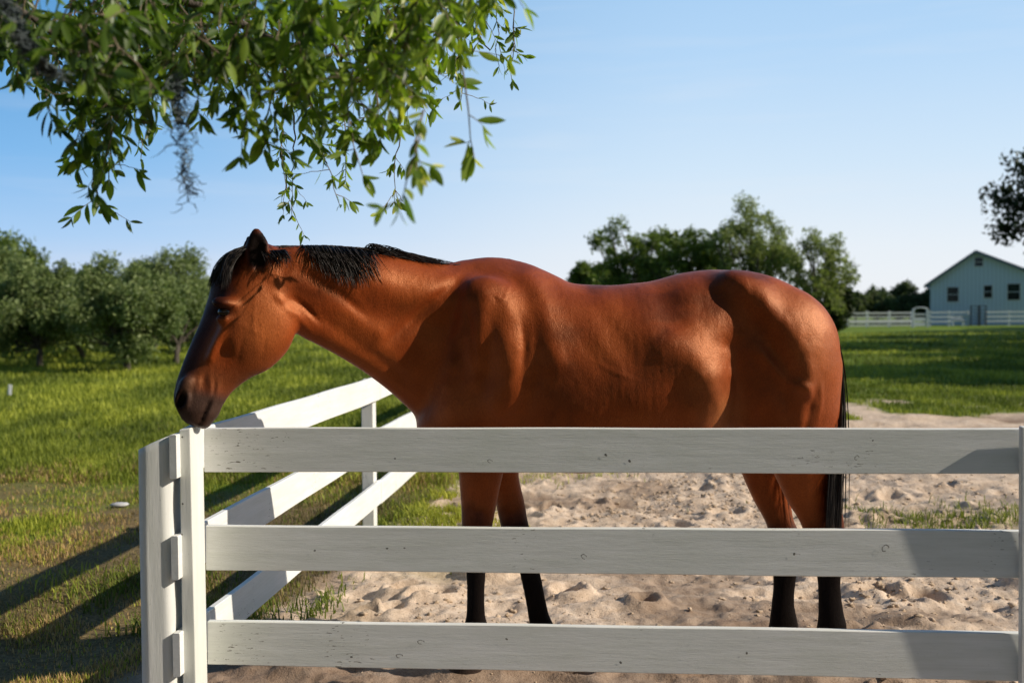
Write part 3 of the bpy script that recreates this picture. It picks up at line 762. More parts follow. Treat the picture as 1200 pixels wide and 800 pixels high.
def dry(x, y):      # how dry the turf is
    d = fbm(x*.55+2, y*.5+7, 4)
    return np.clip(sstep(.47, .60, d)*sstep(13, 5, y) + .95*sstep(8.4, 6.0, y+(d-.5)*4)*sstep(.28, .5, fbm(x*1.6, y*1.3+5, 3)) + .9*sstep(4.5, 4.0, y+(d-.5)*2), 0, 1)
m_ground, nt, b = new_mat('ground')
at = N(nt, 'ShaderNodeAttribute', attribute_name='sand'); ad = N(nt, 'ShaderNodeAttribute', attribute_name='dry')
v = coords(nt, 'Object')
g1 = noise(nt, .35, 5, .6, v); g2 = noise(nt, 6, 6, .7, v); g3 = noise(nt, 60, 3, .6, v)
gr = ramp(nt, g2, [(.3, (.06, .10, .012)), (.5, (.13, .20, .022)), (.72, (.20, .27, .04))])
gr2 = mix(nt, ramp(nt, g1, [(.4, (0, 0, 0)), (.65, (.7, .7, .7))]).outputs[0], gr.outputs[0], (.15, .21, .028))
dr = ramp(nt, g3, [(.3, (.10, .075, .035)), (.7, (.27, .20, .10))])
gr3 = mix(nt, ad.outputs['Fac'], gr2, dr.outputs[0])
s1 = noise(nt, 1.3, 5, .6, v); s2 = noise(nt, 14, 6, .7, v); s3 = noise(nt, 160, 3, .7, v)
sc = ramp(nt, s2, [(.25, (.44, .32, .225)), (.5, (.68, .53, .40)), (.75, (.82, .68, .54))])
sc2 = mix(nt, ramp(nt, s1, [(.45, (0, 0, 0)), (.75, (.5, .5, .5))]).outputs[0], sc.outputs[0], (.46, .33, .22))
sc3 = mix(nt, ramp(nt, s3, [(.30, (1, 1, 1)), (.42, (0, 0, 0))]).outputs[0], sc2, (.22, .15, .09))
dp = N(nt, 'ShaderNodeAttribute', attribute_name='shade_damp'); sc3 = mix(nt, dp.outputs['Fac'], sc3, mix(nt, 1.0, sc3, (.42, .38, .36), 'MULTIPLY'))
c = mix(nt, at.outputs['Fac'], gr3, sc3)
nt.links.new(c, b.inputs['Base Color']); b.inputs['Roughness'].default_value = .95; b.inputs['Specular IOR Level'].default_value = .1
q = bump(nt, b, s2, .7, .02); bump(nt, b, s3, .6, .004, q)
ground = mesh_obj('ground', GV, Q, m_ground, None, smooth=True, attrs={'sand': SM.ravel(), 'dry': dry(GXX, GYY).ravel(), 'shade_damp': np.clip(sstep(3.95, 3.5, GYY+(fbm(GXX*2, GYY*2, 3)-.5)*1.2)*.9 + sstep(.60, .74, fbm(GXX*1.1+40, GYY*1.4, 5))*.7 + sstep(-.02, -.055, GZ)*.5*SM, 0, 1).ravel()})  # near strip's shade put into the sand colour; hollows, random moist patches darker
tag(ground, kind='structure')

# ---- clods of sand
ico_v = []; ph_ = (1+5**.5)/2
for a in (-1, 1):
    for c_ in (-ph_, ph_): ico_v += [(a, c_, 0), (0, a, c_), (c_, 0, a)]
ico_v = np.array(ico_v)/math.hypot(1, ph_)
from mathutils.bvhtree import BVHTree
import bmesh
bmi = bmesh.new(); bmesh.ops.create_icosphere(bmi, subdivisions=2, radius=1); iv = np.array([v_.co[:] for v_ in bmi.verts]); iff = np.array([[v_.index for v_ in f.verts] for f in bmi.faces]); bmi.free()
def lumps(n, fx, size, seed):
    r = np.random.default_rng(seed); V = []; F = []; k = 0
    while k < n:
        x, y = fx(r)
        if sand_mask(np.array([x]), np.array([y]))[0] < .5: k += 1; continue
        s = size(r, y); z = ground_z(np.array([x]), np.array([y]))[0]
        q = iv*(1+.95*(np.array([vnoise(iv[:, 0]*2.6+k, iv[:, 1]*2.6+iv[:, 2]*3.3)]).T-.5)*2)*np.array([s*r.uniform(.8, 1.4), s*r.uniform(.7, 1.2), s*r.uniform(.45, .8)])
        V.append(q+[x, y, z+s*.15]); F.append(iff+len(iv)*len(F)); k += 1
    return np.vstack(V), np.vstack(F)
m_clod, nt, b = new_mat('sand_clod'); v = coords(nt, 'Object'); s2 = noise(nt, 30, 5, .7, v)
sc = ramp(nt, s2, [(.3, (.40, .29, .19)), (.7, (.62, .48, .35))]); nt.links.new(sc.outputs[0], b.inputs['Base Color']); b.inputs['Roughness'].default_value = .95; bump(nt, b, s2, .6, .006)
clus = [(rng.uniform(-.6, 3.8), rng.uniform(3.6, 9)) for _ in range(70)]
def cf(r):
    c = clus[r.integers(len(clus))]; return c[0]+r.normal()*.28, c[1]+r.normal()*.28
V, F = lumps(8000, cf, lambda r, y: .003 + .012*r.random()**5 , 5)
tag(mesh_obj('sand_clods', V, F, m_clod, None, smooth=True), 'loose clods and crumbs of sand scattered over the paddock', 'sand', kind='stuff')

# ---- grass
m_grass, nt, b = new_mat('grass')
ga = N(nt, 'ShaderNodeAttribute', attribute_name='tint')
nt.links.new(ga.outputs['Color'], b.inputs['Base Color']); b.inputs['Roughness'].default_value = .55; b.inputs['Specular IOR Level'].default_value = .25
tr = nt.nodes.new('ShaderNodeBsdfTranslucent'); nt.links.new(ga.outputs['Color'], tr.inputs[0])
ms = nt.nodes.new('ShaderNodeMixShader'); ms.inputs[0].default_value = .38
nt.links.new(b.outputs[0], ms.inputs[1]); nt.links.new(tr.outputs[0], ms.inputs[2]); nt.links.new(ms.outputs[0], nt.nodes['Material Output'].inputs[0])
def blades(x, y, h, w, tint, lean=.5):
    n = len(x); z = ground_z(x, y); a = rng.uniform(0, 6.28, n); l = h*rng.uniform(.1, 1, n)*lean*1.4
    dx, dy = np.cos(a), np.sin(a); sx_, sy_ = -dy*w, dx*w
    P = np.zeros((n, 5, 3)); b0 = np.stack([x, y, z-.004], 1); sd = np.stack([sx_, sy_, np.zeros(n)], 1); ld = np.stack([dx*l, dy*l, np.zeros(n)], 1)
    up = np.stack([np.zeros(n), np.zeros(n), h], 1)
    P[:, 0] = b0-sd; P[:, 1] = b0+sd; P[:, 2] = b0+sd*.8+ld*.35+up*.6; P[:, 3] = b0-sd*.8+ld*.35+up*.6; P[:, 4] = b0+ld+up*.95
    base = np.arange(n)[:, None]*5
    F = np.vstack([np.hstack([base+0, base+1, base+2]), np.hstack([base+0, base+2, base+3]), np.hstack([base+3, base+2, base+4])])
    return P.reshape(-1, 3), F, np.repeat(tint, 5, axis=0)
def tints(x, y, n):
    g = rng.random((n, 1)); d = dry(x, y)[:, None]
    c = np.array([.12, .18, .018])*(1-g) + np.array([.36, .44, .06])*g
    c2 = np.array([.20, .155, .05])*(1-g)+np.array([.45, .36, .17])*g
    pick = (rng.random((n, 1)) < d*.72)
    c = np.where(pick, c2, c); pat = sstep(.3, .7, fbm(x*.7, y*.35, 4))[:, None]
    return c*(.55+.75*pat)*(1+pat*np.array([.25, .05, 0]))
GR = []
def add_grass(n, ymin, ymax, u0, u1, hf, wf, keep=None):
    # even density over the picture: depth drawn so that near ground gets more blades
    t = rng.random(n); y = 1/((1-t)/ymin + t/ymax); u = rng.uniform(u0, u1, n); x = u*y
    k = (sand_mask(x, y) < rng.random(n)*.8)
    if keep is not None: k &= keep(x, y)
    x, y = x[k], y[k]; n = len(x)
    cl = fbm(x*2.3, y*2.3, 3); d = dry(x, y)
    k = rng.random(n) < np.clip(1.15 - d*.75 + (cl-.5)*1.5, .12, 1); x, y, cl, d = x[k], y[k], cl[k], d[k]; n = len(x)
    h = hf(y)*(.45+1.0*rng.random(n))*(.45+1.2*cl)*(1-.45*d)
    GR.append(blades(x, y, h, wf(y)*(.6+.8*rng.random(n)), tints(x, y, n)))
add_grass(150000, 3.0, 9.0, -.66, -.06, lambda y: .034+y*.003, lambda y: .0011+y*.00028)
add_grass(150000, 8.0, 60, -.60, .02, lambda y: .06+y*.003, lambda y: .0010+y*.00040)
add_grass(60000, 11.5, 60, .24, .60, lambda y: .05+y*.001, lambda y: .0010+y*.00035)
add_grass(16000, 3.0, 8.0, -1.6, -.66, lambda y: .06, lambda y: .003)
# tufts in the sand
def tuft(cx, cy, sx_, sy_, n, h, g=(1, 1, 1)):
    x = cx+rng.normal(size=n)*sx_; y = cy+rng.normal(size=n)*sy_; q = fbm(x*4, y*4, 2); k = q > .42; x, y = x[k], y[k]; n = len(x)
    GR.append(blades(x, y, h*(.4+rng.random(n)), np.full(n, .0035), tints(x, y+30, n)*np.array(g), .8))
tuft(2.72, 6.25, .36, .26, 1300, .06); tuft(3.25, 6.0, .2, .2, 500, .06); tuft(2.2, 6.6, .25, .1, 300, .04); tuft(-.48, 6.7, .16, .42, 3600, .06, (1.1, 1.05, 1)); tuft(-.2, 6.5, .12, .3, 600, .04, (1.3, 1.05, 1))
tuft(-.90, 4.5, .05, .12, 250, .05); tuft(-.86, 5.7, .06, .4, 500, .05); tuft(.35, 8.5, .5, .3, 500, .06); tuft(-1.35, 4.25, .18, .14, 900, .08); tuft(-1.9, 4.9, .25, .3, 900, .06)
off = 0; VV = []; FF = []; TT = []
for v_, f_, t_ in GR: VV.append(v_); FF.append(f_+off); TT.append(t_); off += len(v_)
tag(mesh_obj('grass', np.vstack(VV), np.vstack(FF), m_grass, None, attrs={'tint': np.vstack(TT)}), 'green and dry turf grass covering the lawn and field', 'grass', kind='stuff')
# paler flat stone on the lawn, white marker in the grass
m_stone, nt, b = new_mat('pale_stone'); v = coords(nt, 'Object'); s2 = noise(nt, 12, 4, .6, v)
nt.links.new(ramp(nt, s2, [(.3, (.42, .42, .42)), (.7, (.62, .62, .62))]).outputs[0], b.inputs['Base Color']); b.inputs['Roughness'].default_value = .8
c = W(140, 587.5, 7.05); zz = ground_z(np.array([c[0]]), np.array([c[1]]))[0]
stn = mesh_obj('stone', iv*np.array([.062, .042, .016])*(1+.18*vnoise(iv[:, 0]*2+3, iv[:, 1]*2)[:, None])+[c[0], c[1], zz+.022], iff, m_stone, None, smooth=True)
tag(stn, 'small flat pale grey stone lying on the dry turf left of the corner post', 'stone')
c = W(11, 470, 15.5); zz = 0.0
mk = MB(); mk.tube([(c[0], c[1], 0), (c[0]+.005, c[1], .22), (c[0]+.012, c[1], .30)], [.006, .006, .004], 6)
m_white, nt, b = new_mat('white_plastic'); b.inputs['Base Color'].default_value = (.8, .8, .8, 1); b.inputs['Roughness'].default_value = .5
tgm = thing('ground_marker', 'tiny white marker on a stem standing in the grass at the far left', 'marker', (c[0], c[1], 0))
mk.build('stem', m_white, tgm)
f = MB(); f.hexa([(c[0]-.03, c[1], .15), (c[0]+.03, c[1], .14), (c[0]+.045, c[1], .30), (c[0]-.012, c[1], .31), (c[0]-.03, c[1]+.01, .15), (c[0]+.03, c[1]+.01, .14), (c[0]+.045, c[1]+.01, .30), (c[0]-.012, c[1]+.01, .31)])
f.build('flag', m_white, tgm)
# ================================================================== TREES
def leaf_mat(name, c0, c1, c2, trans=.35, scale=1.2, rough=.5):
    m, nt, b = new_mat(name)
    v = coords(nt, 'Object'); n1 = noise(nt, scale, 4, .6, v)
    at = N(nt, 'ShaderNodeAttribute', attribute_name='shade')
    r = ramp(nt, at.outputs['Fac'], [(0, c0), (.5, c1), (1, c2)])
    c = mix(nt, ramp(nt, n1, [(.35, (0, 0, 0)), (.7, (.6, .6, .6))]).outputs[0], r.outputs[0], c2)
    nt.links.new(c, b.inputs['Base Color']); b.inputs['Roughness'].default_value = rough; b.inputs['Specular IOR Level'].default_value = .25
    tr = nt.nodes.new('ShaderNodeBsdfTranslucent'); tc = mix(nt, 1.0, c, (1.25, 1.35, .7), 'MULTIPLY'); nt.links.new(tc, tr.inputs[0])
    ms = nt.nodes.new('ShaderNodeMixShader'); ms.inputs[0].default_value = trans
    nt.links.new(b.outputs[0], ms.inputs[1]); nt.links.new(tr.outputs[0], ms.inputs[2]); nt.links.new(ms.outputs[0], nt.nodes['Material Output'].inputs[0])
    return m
m_bark, nt, b = new_mat('bark'); v = coords(nt, 'Object', (6, 6, 1.5)); n1 = noise(nt, 3, 6, .7, v)
nt.links.new(ramp(nt, n1, [(.3, (.035, .028, .022)), (.7, (.15, .125, .10))]).outputs[0], b.inputs['Base Color']); b.inputs['Roughness'].default_value = .95; bump(nt, b, n1, .8, .03)
m_olive = leaf_mat('grove_leaf', (.05, .085, .025), (.13, .185, .06), (.26, .31, .12), .3)
m_oak = leaf_mat('oak_leaf', (.035, .065, .015), (.10, .15, .03), (.20, .26, .06), .4)
m_sweet = leaf_mat('feathery_leaf', (.07, .10, .03), (.17, .22, .06), (.33, .37, .15), .45)
m_far = leaf_mat('far_leaf', (.04, .065, .03), (.085, .12, .05), (.15, .19, .08), .3)
m_dark = leaf_mat('dark_leaf', (.010, .020, .007), (.022, .040, .012), (.045, .070, .018), .25)

def leaf_cards(P, size, r, shade, droop=0.0):
    n = len(P); a = r.normal(size=(n, 3)); a /= np.linalg.norm(a, axis=1)[:, None]
    if droop: a[:, 2] -= droop; a /= np.linalg.norm(a, axis=1)[:, None]
    c = np.cross(a, r.normal(size=(n, 3))); c /= np.linalg.norm(c, axis=1)[:, None]+1e-9
    s = (size*(.6+.8*r.random(n)))[:, None] if np.ndim(size) else (size*(.6+.8*r.random(n)))[:, None]
    V = np.stack([P-a*s, P+c*s*.42, P+a*s, P-c*s*.42], 1).reshape(-1, 3)
    return V, np.arange(4*n).reshape(-1, 4), np.repeat(shade, 4)

def make_tree(name, label, cat, x, y, h, rx, ry, z0, mat, nleaf, size, seed, trunk_r=.12, lobes=26, group=None, sparse=.0, flat=1.0, ox=0, droop=0, trunk_h=None, up=0.0, lobe_r=(.22, .40)):
    r = np.random.default_rng(seed)
    t = thing(name, label, cat, (x, y, 0), group)
    cz = (h+z0)/2; rz_ = (h-z0)/2
    # clumps of foliage spread over the crown
    L = []
    while len(L) < lobes:
        d = r.normal(size=3); d /= np.linalg.norm(d); q = r.random()**.45
        z = d[2]*q
        if sparse and r.random() < sparse*.3: continue
        wid = 1.0 - up*max(z, 0)
        L.append((x+ox+d[0]*q*rx*.80*wid, y+d[1]*q*ry*.80*wid, cz+z*rz_*.84, r.uniform(*lobe_r)*min(rx, rz_)))
    L = np.array(L)
    # trunk and limbs reaching the clumps
    mb = MB(); th_ = trunk_h or z0*1.05+.15*rz_
    lean = r.normal(size=2)*.04*h
    mb.tube([(x, y, -.15), (x+lean[0]*.3, y+lean[1]*.3, th_*.5), (x+lean[0], y+lean[1], th_)], [trunk_r*1.25, trunk_r, trunk_r*.8], 9)
    fork = np.array([x+lean[0], y+lean[1], th_])
    for i in range(0, len(L), 1 if lobes < 40 else 2):
        c = L[i, :3]; md = fork*.45+c*.55 + np.array([0, 0, -.08*rz_]) + r.normal(size=3)*.05*rx
        e = c + (c-fork)*.12
        mb.tube([fork, fork*.75+md*.25+np.array([0, 0, .03*rz_]), md, c, e], [trunk_r*.50, trunk_r*.40, trunk_r*.26, trunk_r*.12, trunk_r*.03], 5, cap=False)
    mb.build('trunk', m_bark, t, smooth=True)
    P = []; S = []
    per = (L[:, 3]**2/np.sum(L[:, 3]**2)*nleaf).astype(int)
    for (a, b_, c, lr), k in zip(L, per):
        d = r.normal(size=(k, 3)); d /= np.linalg.norm(d, axis=1)[:, None]
        nn = 1+.45*(fbm(d[:, 0]*2.2+a*3+d[:, 2], d[:, 1]*2.2+c*3, 3)-.5)*2
        q = (r.random(k)**.42)[:, None]*nn[:, None]
        # sprays: leaves gather along short radial twigs
        tw = r.integers(0, max(6, k//14), k); td = np.random.default_rng(seed+7).normal(size=(max(6, k//14), 3)); td /= np.linalg.norm(td, axis=1)[:, None]
        d2 = td[tw]+d*.28; d2 /= np.linalg.norm(d2, axis=1)[:, None]
        mixd = np.where(r.random((k, 1)) < .65, d2*1.12, d)
        p = np.array([a, b_, c]) + mixd*q*lr*np.array([1, 1, flat])
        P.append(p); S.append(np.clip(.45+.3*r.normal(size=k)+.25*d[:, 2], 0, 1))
    P = np.vstack(P); S = np.concatenate(S)
    k = P[:, 2] > z0*.75; P, S = P[k], S[k]
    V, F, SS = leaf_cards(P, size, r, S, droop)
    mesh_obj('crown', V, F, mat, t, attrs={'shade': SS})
    return t

# grove of small trees on the left: photo x, distance, crown height (px top), radius
def zt(py, Y): return W(600, py + 0, Y)[2]
grove = [  # px, Y, top px, rx, label
    (150, 23.5, 294, 1.75, 'round grey-green grove tree standing nearest, with a short dark trunk, left of the horse'),
    (205, 27.5, 290, 1.9, 'light grey-green grove tree directly behind the horse\'s forehead'),
    (45, 25.5, 297, 1.95, 'dark grey-green grove tree with two low stems near the left edge'),
    (98, 31.0, 305, 2.2, 'low grove tree half hidden between the two nearest round grove trees'),
    (-14, 30.0, 286, 2.3, 'grove tree cut by the left edge of the picture'),
    (182, 40.0, 306, 1.9, 'farther grove tree showing between the round tree and the one by the horse\'s forehead'),
    (20, 36.0, 300, 2.6, 'wide grove tree in the second row behind the dark two-stemmed tree'),
    (75, 37.0, 312, 2.4, 'second-row grove tree filling the gap left of the nearest round tree'),
    (128, 35.0, 312, 2.3, 'second-row grove tree straight behind the nearest round tree'),
    (232, 36.0, 305, 2.1, 'second-row grove tree partly covered by the horse\'s forelock'),
    (242, 44.0, 322, 1.6, 'low distant grove tree peeping out just left of the horse\'s face'),
]
for i, (px, Y, tp, rx, lab) in enumerate(grove):
    X = W(px, 366, Y)[0]; top = W(px, tp, Y)[2]
    make_tree('grove_tree', lab, 'tree', X, Y, top, rx, rx, .30, m_olive, 36000 if Y < 29 else 22000, .05 if Y < 29 else .07, 100+i, .075, 60, 'small trees of the grove on the left lawn', up=.35, trunk_h=.55, lobe_r=(.14, .34))
X = W(5, 366, 48)[0]
make_tree('tall_tree', 'taller dark green tree rising behind the grove at the far left edge', 'tree', X, 48, W(5, 274, 48)[2], 2.9, 2.6, .8, m_oak, 16000, .12, 140, .16, 30, up=.3)
# trees behind the horse's back
def at_px(px, Y): return W(px, 366, Y)[0]
make_tree('oak_tree', 'dark green spreading oak with sky gaps, left one of the trees above the horse\'s back', 'tree', at_px(742, 60), 60, W(742, 249, 60)[2], 3.9, 3.0, 1.0, m_oak, 13000, .12, 201, .20, 64, sparse=.3, lobe_r=(.10, .26))
make_tree('oak_tree', 'small dark oak just left of the group above the horse\'s back', 'tree', at_px(690, 66), 66, W(690, 296, 66)[2], 1.9, 1.9, 1.0, m_oak, 5000, .15, 202, .12, 14, lobe_r=(.2, .34))
make_tree('oak_tree', 'dark clumpy oak with bare limbs in the middle of the trees above the rump', 'tree', at_px(806, 57), 57, W(806, 254, 57)[2], 3.2, 2.4, 1.0, m_oak, 11000, .12, 203, .2, 56, sparse=.3, lobe_r=(.10, .26))
make_tree('feathery_tree', 'tallest pale green feathery tree above the horse\'s rump', 'tree', at_px(880, 54), 54, W(880, 218, 54)[2], 3.3, 2.7, 1.0, m_sweet, 17000, .085, 204, .2, 80, sparse=.4, up=.45, lobe_r=(.08, .20))
make_tree('feathery_tree', 'pale open-crowned tree at the right end of the group, above the tail', 'tree', at_px(956, 52), 52, W(956, 262, 52)[2], 2.5, 2.4, .8, m_sweet, 9500, .085, 205, .15, 60, sparse=.4, ox=.1, lobe_r=(.10, .24))
make_tree('dark_bush', 'dense dark bush under the pale open-crowned tree', 'bush', at_px(972, 58), 58, W(972, 326, 58)[2], 1.7, 1.5, .2, m_dark, 6000, .14, 206, .1, 16)
make_tree('dark_bush', 'dark rounded bush at the left end of the distant white fence', 'bush', at_px(984, 78), 78, W(984, 333, 78)[2], 1.2, 1.2, .2, m_dark, 3500, .15, 207, .1, 12)
far = [(1003, 98, 338, 1.9, 'low blue-green tree leftmost in the far row behind the white fence'), (1028, 100, 335, 2.3, 'round dark tree second from left in the far row behind the white fence'),
       (1050, 96, 342, 2.0, 'pale olive tree in the middle of the far row behind the white fence'), (1066, 92, 331, 2.0, 'spiky-topped tree right of the middle of the far row behind the white fence'),
       (1083, 104, 336, 2.2, 'dark tree in the far row tucked beside the barn\'s left eave')]
for i, (px, Y, tp, rx, lab) in enumerate(far):
    make_tree('far_tree', lab, 'tree', at_px(px, Y), Y, W(px, tp, Y)[2], rx, rx, .6, m_far, 4500, .17, 300+i, .12, 16, 'trees in the far row behind the white fence', lobe_r=(.24, .42))
make_tree('live_oak', 'dark live oak with hanging moss leaning in at the right edge above the barn', 'tree', 24.4, 36, 9.2, 7.9, 7.0, .7, m_dark, 52000, .11, 401, .42, 240, droop=.8, lobe_r=(.06, .17), trunk_h=3.0)
for (x, y, h, rx_, n, lab) in ((18.5, 21.5, 7.5, 4.2, 12000, 'live oak beyond the right edge, nearest of the row shading the mown field'), (26, 28, 8.5, 5, 12000, 'live oak beyond the right edge, second of the row shading the mown field'),
        (34, 46, 10, 7, 14000, 'live oak beyond the right edge, fourth of the row shading the mown field'), (43, 58, 10.5, 7, 14000, 'live oak beyond the right edge, fifth of the row shading the mown field'),
        (50, 67, 10, 6, 12000, 'live oak beyond the right edge, farthest of the row shading the mown field')):
    make_tree('live_oak', lab, 'tree', x+1.5, y-1.5, h+.6, rx_*1.3, rx_*1.25, 1.2, m_dark, int(n*1.5), .34, 410+int(y), .4, 80, 'row of live oaks beyond the right edge', lobe_r=(.2, .34), trunk_h=2.2)

# distant woods closing the horizon
def wood(x0, x1, y, h, n, seed, label):
    r = np.random.default_rng(seed); P = []
    c = np.linspace(x0, x1, int(abs(x1-x0)/5)); C = []
    for q in c: C.append((q+r.normal()*1.5, y+r.normal()*3, r.uniform(.5, .9)*h))
    C = np.array(C); k = r.integers(0, len(C), n); d = r.normal(size=(n, 3)); d /= np.linalg.norm(d, axis=1)[:, None]
    p = np.stack([C[k, 0]+d[:, 0]*3.6, C[k, 1]+d[:, 1]*3, np.abs(d[:, 2])*C[k, 2]*(.55+.45*r.random(n))], 1)
    V, F, S = leaf_cards(p, .42, r, np.clip(.4+.3*r.normal(size=n), 0, 1))
    tag(mesh_obj('woods', V, F, m_far, None, attrs={'shade': S}), label, 'woods', kind='stuff')
wood(-150, 10, 175, 7.5, 26000, 5, 'distant low belt of woods along the horizon beyond the grove')
wood(10, 190, 185, 5.0, 26000, 6, 'distant low belt of woods along the horizon beyond the barn')
# ================================================================== BARN, FAR FENCE
HYD = 85.0
def hp(px, py, Y=HYD): return W(px, py, Y)
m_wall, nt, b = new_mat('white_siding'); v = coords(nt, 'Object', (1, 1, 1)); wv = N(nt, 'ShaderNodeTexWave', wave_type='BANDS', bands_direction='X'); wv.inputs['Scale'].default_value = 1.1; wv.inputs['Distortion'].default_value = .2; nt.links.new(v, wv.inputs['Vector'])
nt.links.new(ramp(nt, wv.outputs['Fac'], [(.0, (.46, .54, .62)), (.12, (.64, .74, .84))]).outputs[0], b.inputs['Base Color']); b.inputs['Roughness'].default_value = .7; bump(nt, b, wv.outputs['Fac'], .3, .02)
m_roof, nt, b = new_mat('metal_roof'); b.inputs['Base Color'].default_value = (.55, .56, .58, 1); b.inputs['Roughness'].default_value = .45
v = coords(nt, 'Object'); n1 = noise(nt, 1.5, 4, .6, v); bump(nt, b, n1, .2, .02)
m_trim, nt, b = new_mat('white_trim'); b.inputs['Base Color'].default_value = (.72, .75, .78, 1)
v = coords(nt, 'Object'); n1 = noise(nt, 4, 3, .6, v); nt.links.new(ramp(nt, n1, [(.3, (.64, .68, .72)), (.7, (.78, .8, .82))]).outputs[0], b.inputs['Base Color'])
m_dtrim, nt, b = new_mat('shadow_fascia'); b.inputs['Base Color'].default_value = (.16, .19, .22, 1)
m_glass, nt, b = new_mat('window_glass'); b.inputs['Base Color'].default_value = (.012, .022, .026, 1); b.inputs['Roughness'].default_value = .12
v = coords(nt, 'Object'); n1 = noise(nt, 1.2, 3, .6, v); nt.links.new(ramp(nt, n1, [(.35, (.006, .010, .012)), (.7, (.03, .05, .045))]).outputs[0], b.inputs['Base Color'])
barn = thing('barn', 'white gabled barn with dark windows at the right edge behind a white fence', 'barn', (hp(1143, 376)[0], HYD, 0))
class BMB(MB):
    def build(s, name, mat, parent=None, **k):
        s.v = [BW(v) for v in s.v]; return MB.build(s, name, mat, parent, **k)
BN = np.array([.46, 1.0, 0]); BN /= np.linalg.norm(BN); BT = np.array([BN[1], -BN[0], 0])      # depth axis and width axis of the barn
BC = W(1143, 366, HYD)
def bk(px):
    """distance along the gable wall of photo column px"""
    d = W(px, 366, 1.0); t = (BC[:2]@BN[:2])/(d[:2]@BN[:2]); return (d[:2]*t-BC[:2])@BT[:2]
def bz(px, py):
    d = W(px, py, 1.0); t = (BC[:2]@BN[:2])/(d[:2]@BN[:2]); return CAM_H+(d[2]-CAM_H)*t
def BW(P):
    """barn coordinates (along wall, depth, height) to world"""
    P = np.asarray(P, float); return np.array([BC[0], BC[1], 0])+P[:, :1]*BT+P[:, 1:2]*BN+P[:, 2:]*np.array([0, 0, 1.])
xl, xp_, xr_ = bk(1090), 0.0, bk(1232)
ze, zp = bz(1090, 331), bz(1143, 295); zer = zp-(xr_-xp_)*.44
L_ = 22
def wall_with_holes():
    """gable wall as a sheet of cells with real openings"""
    holes = [(1110, 336.5, 1123, 353.5), (1153, 334.5, 1162.5, 349), (1180.5, 332.5, 1195, 351.5), (1142, 302, 1151.5, 312)]
    H = []
    for x0, y0, x1, y1 in holes: H.append((bk(x0), bz(x0, y1), bk(x1), bz(x1, y0)))
    xs_ = sorted({xl, xp_, xr_, *[h[0] for h in H], *[h[2] for h in H]}); V = []; F = []
    def top(x): return ze+(zp-ze)*(x-xl)/(xp_-xl) if x <= xp_ else zp-(x-xp_)*(zp-zer)/(xr_-xp_)
    for a, c in zip(xs_[:-1], xs_[1:]):
        cut = sorted([(h[1], h[3]) for h in H if h[0] < (a+c)/2 < h[2]]); z = -.1
        for z0, z1 in cut:
            n = len(V); V += [(a, 0, z), (c, 0, z), (c, 0, z0), (a, 0, z0)]; F.append((n, n+1, n+2, n+3)); z = z1
        n = len(V); V += [(a, 0, z), (c, 0, z), (c, 0, top(c)), (a, 0, top(a))]; F.append((n, n+1, n+2, n+3))
    n = len(V); V += [(xl, 0, -.1), (xl, 0+L_, -.1), (xl, 0+L_, ze), (xl, 0, ze), (xr_, 0, -.1), (xr_, 0+L_, -.1), (xr_, 0+L_, zer), (xr_, 0, zer), (xp_, 0+L_, zp)]
    F += [(n, n+3, n+2, n+1), (n+4, n+5, n+6, n+7), (n+1, n+2, n+8, n+6, n+5)]
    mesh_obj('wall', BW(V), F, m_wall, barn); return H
H = wall_with_holes()
mb = BMB(); o = .5; tk = .10
sl1 = (zp-ze)/(xp_-xl); sl2 = (zp-zer)/(xr_-xp_)
za = ze-sl1*o; zb_ = zer-sl2*o
for (xa, z1, xb, z2) in ((xl-o, za, xp_, zp), (xp_, zp, xr_+o, zb_)):
    mb.hexa([(xa, 0-.45, z1+.03), (xb, 0-.45, z2+.03), (xb, 0-.45, z2+.03+tk), (xa, 0-.45, z1+.03+tk), (xa, 0+L_+.4, z1+.03), (xb, 0+L_+.4, z2+.03), (xb, 0+L_+.4, z2+.03+tk), (xa, 0+L_+.4, z1+.03+tk)])
roof = mb.build('roof', m_roof, barn)
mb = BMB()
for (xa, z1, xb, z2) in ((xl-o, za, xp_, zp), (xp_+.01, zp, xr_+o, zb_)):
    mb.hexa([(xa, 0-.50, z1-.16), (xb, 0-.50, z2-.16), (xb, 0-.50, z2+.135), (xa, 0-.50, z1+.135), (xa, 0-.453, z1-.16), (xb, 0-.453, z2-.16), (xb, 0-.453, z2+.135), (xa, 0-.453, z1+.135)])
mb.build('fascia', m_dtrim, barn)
for (x0, z0, x1, z1) in H:
    fr = BMB(); w = .07
    fr.box(((x0+x1)/2, 0-.01, z0-w/2), (x1-x0+2*w, .10, w)); fr.box(((x0+x1)/2, 0-.01, z1+w/2), (x1-x0+2*w, .10, w))
    fr.box((x0-w/2, 0-.01, (z0+z1)/2), (w, .09, z1-z0)); fr.box((x1+w/2, 0-.01, (z0+z1)/2), (w, .09, z1-z0))
    fr.box(((x0+x1)/2, 0+.05, (z0+z1)/2), (x1-x0, .04, .05))
    wf = fr.build('window', m_trim, barn)
    g = BMB(); g.box(((x0+x1)/2, 0+.12, (z0+z1)/2), (x1-x0+.05, .02, z1-z0+.05)); g.build('pane', m_glass, wf)
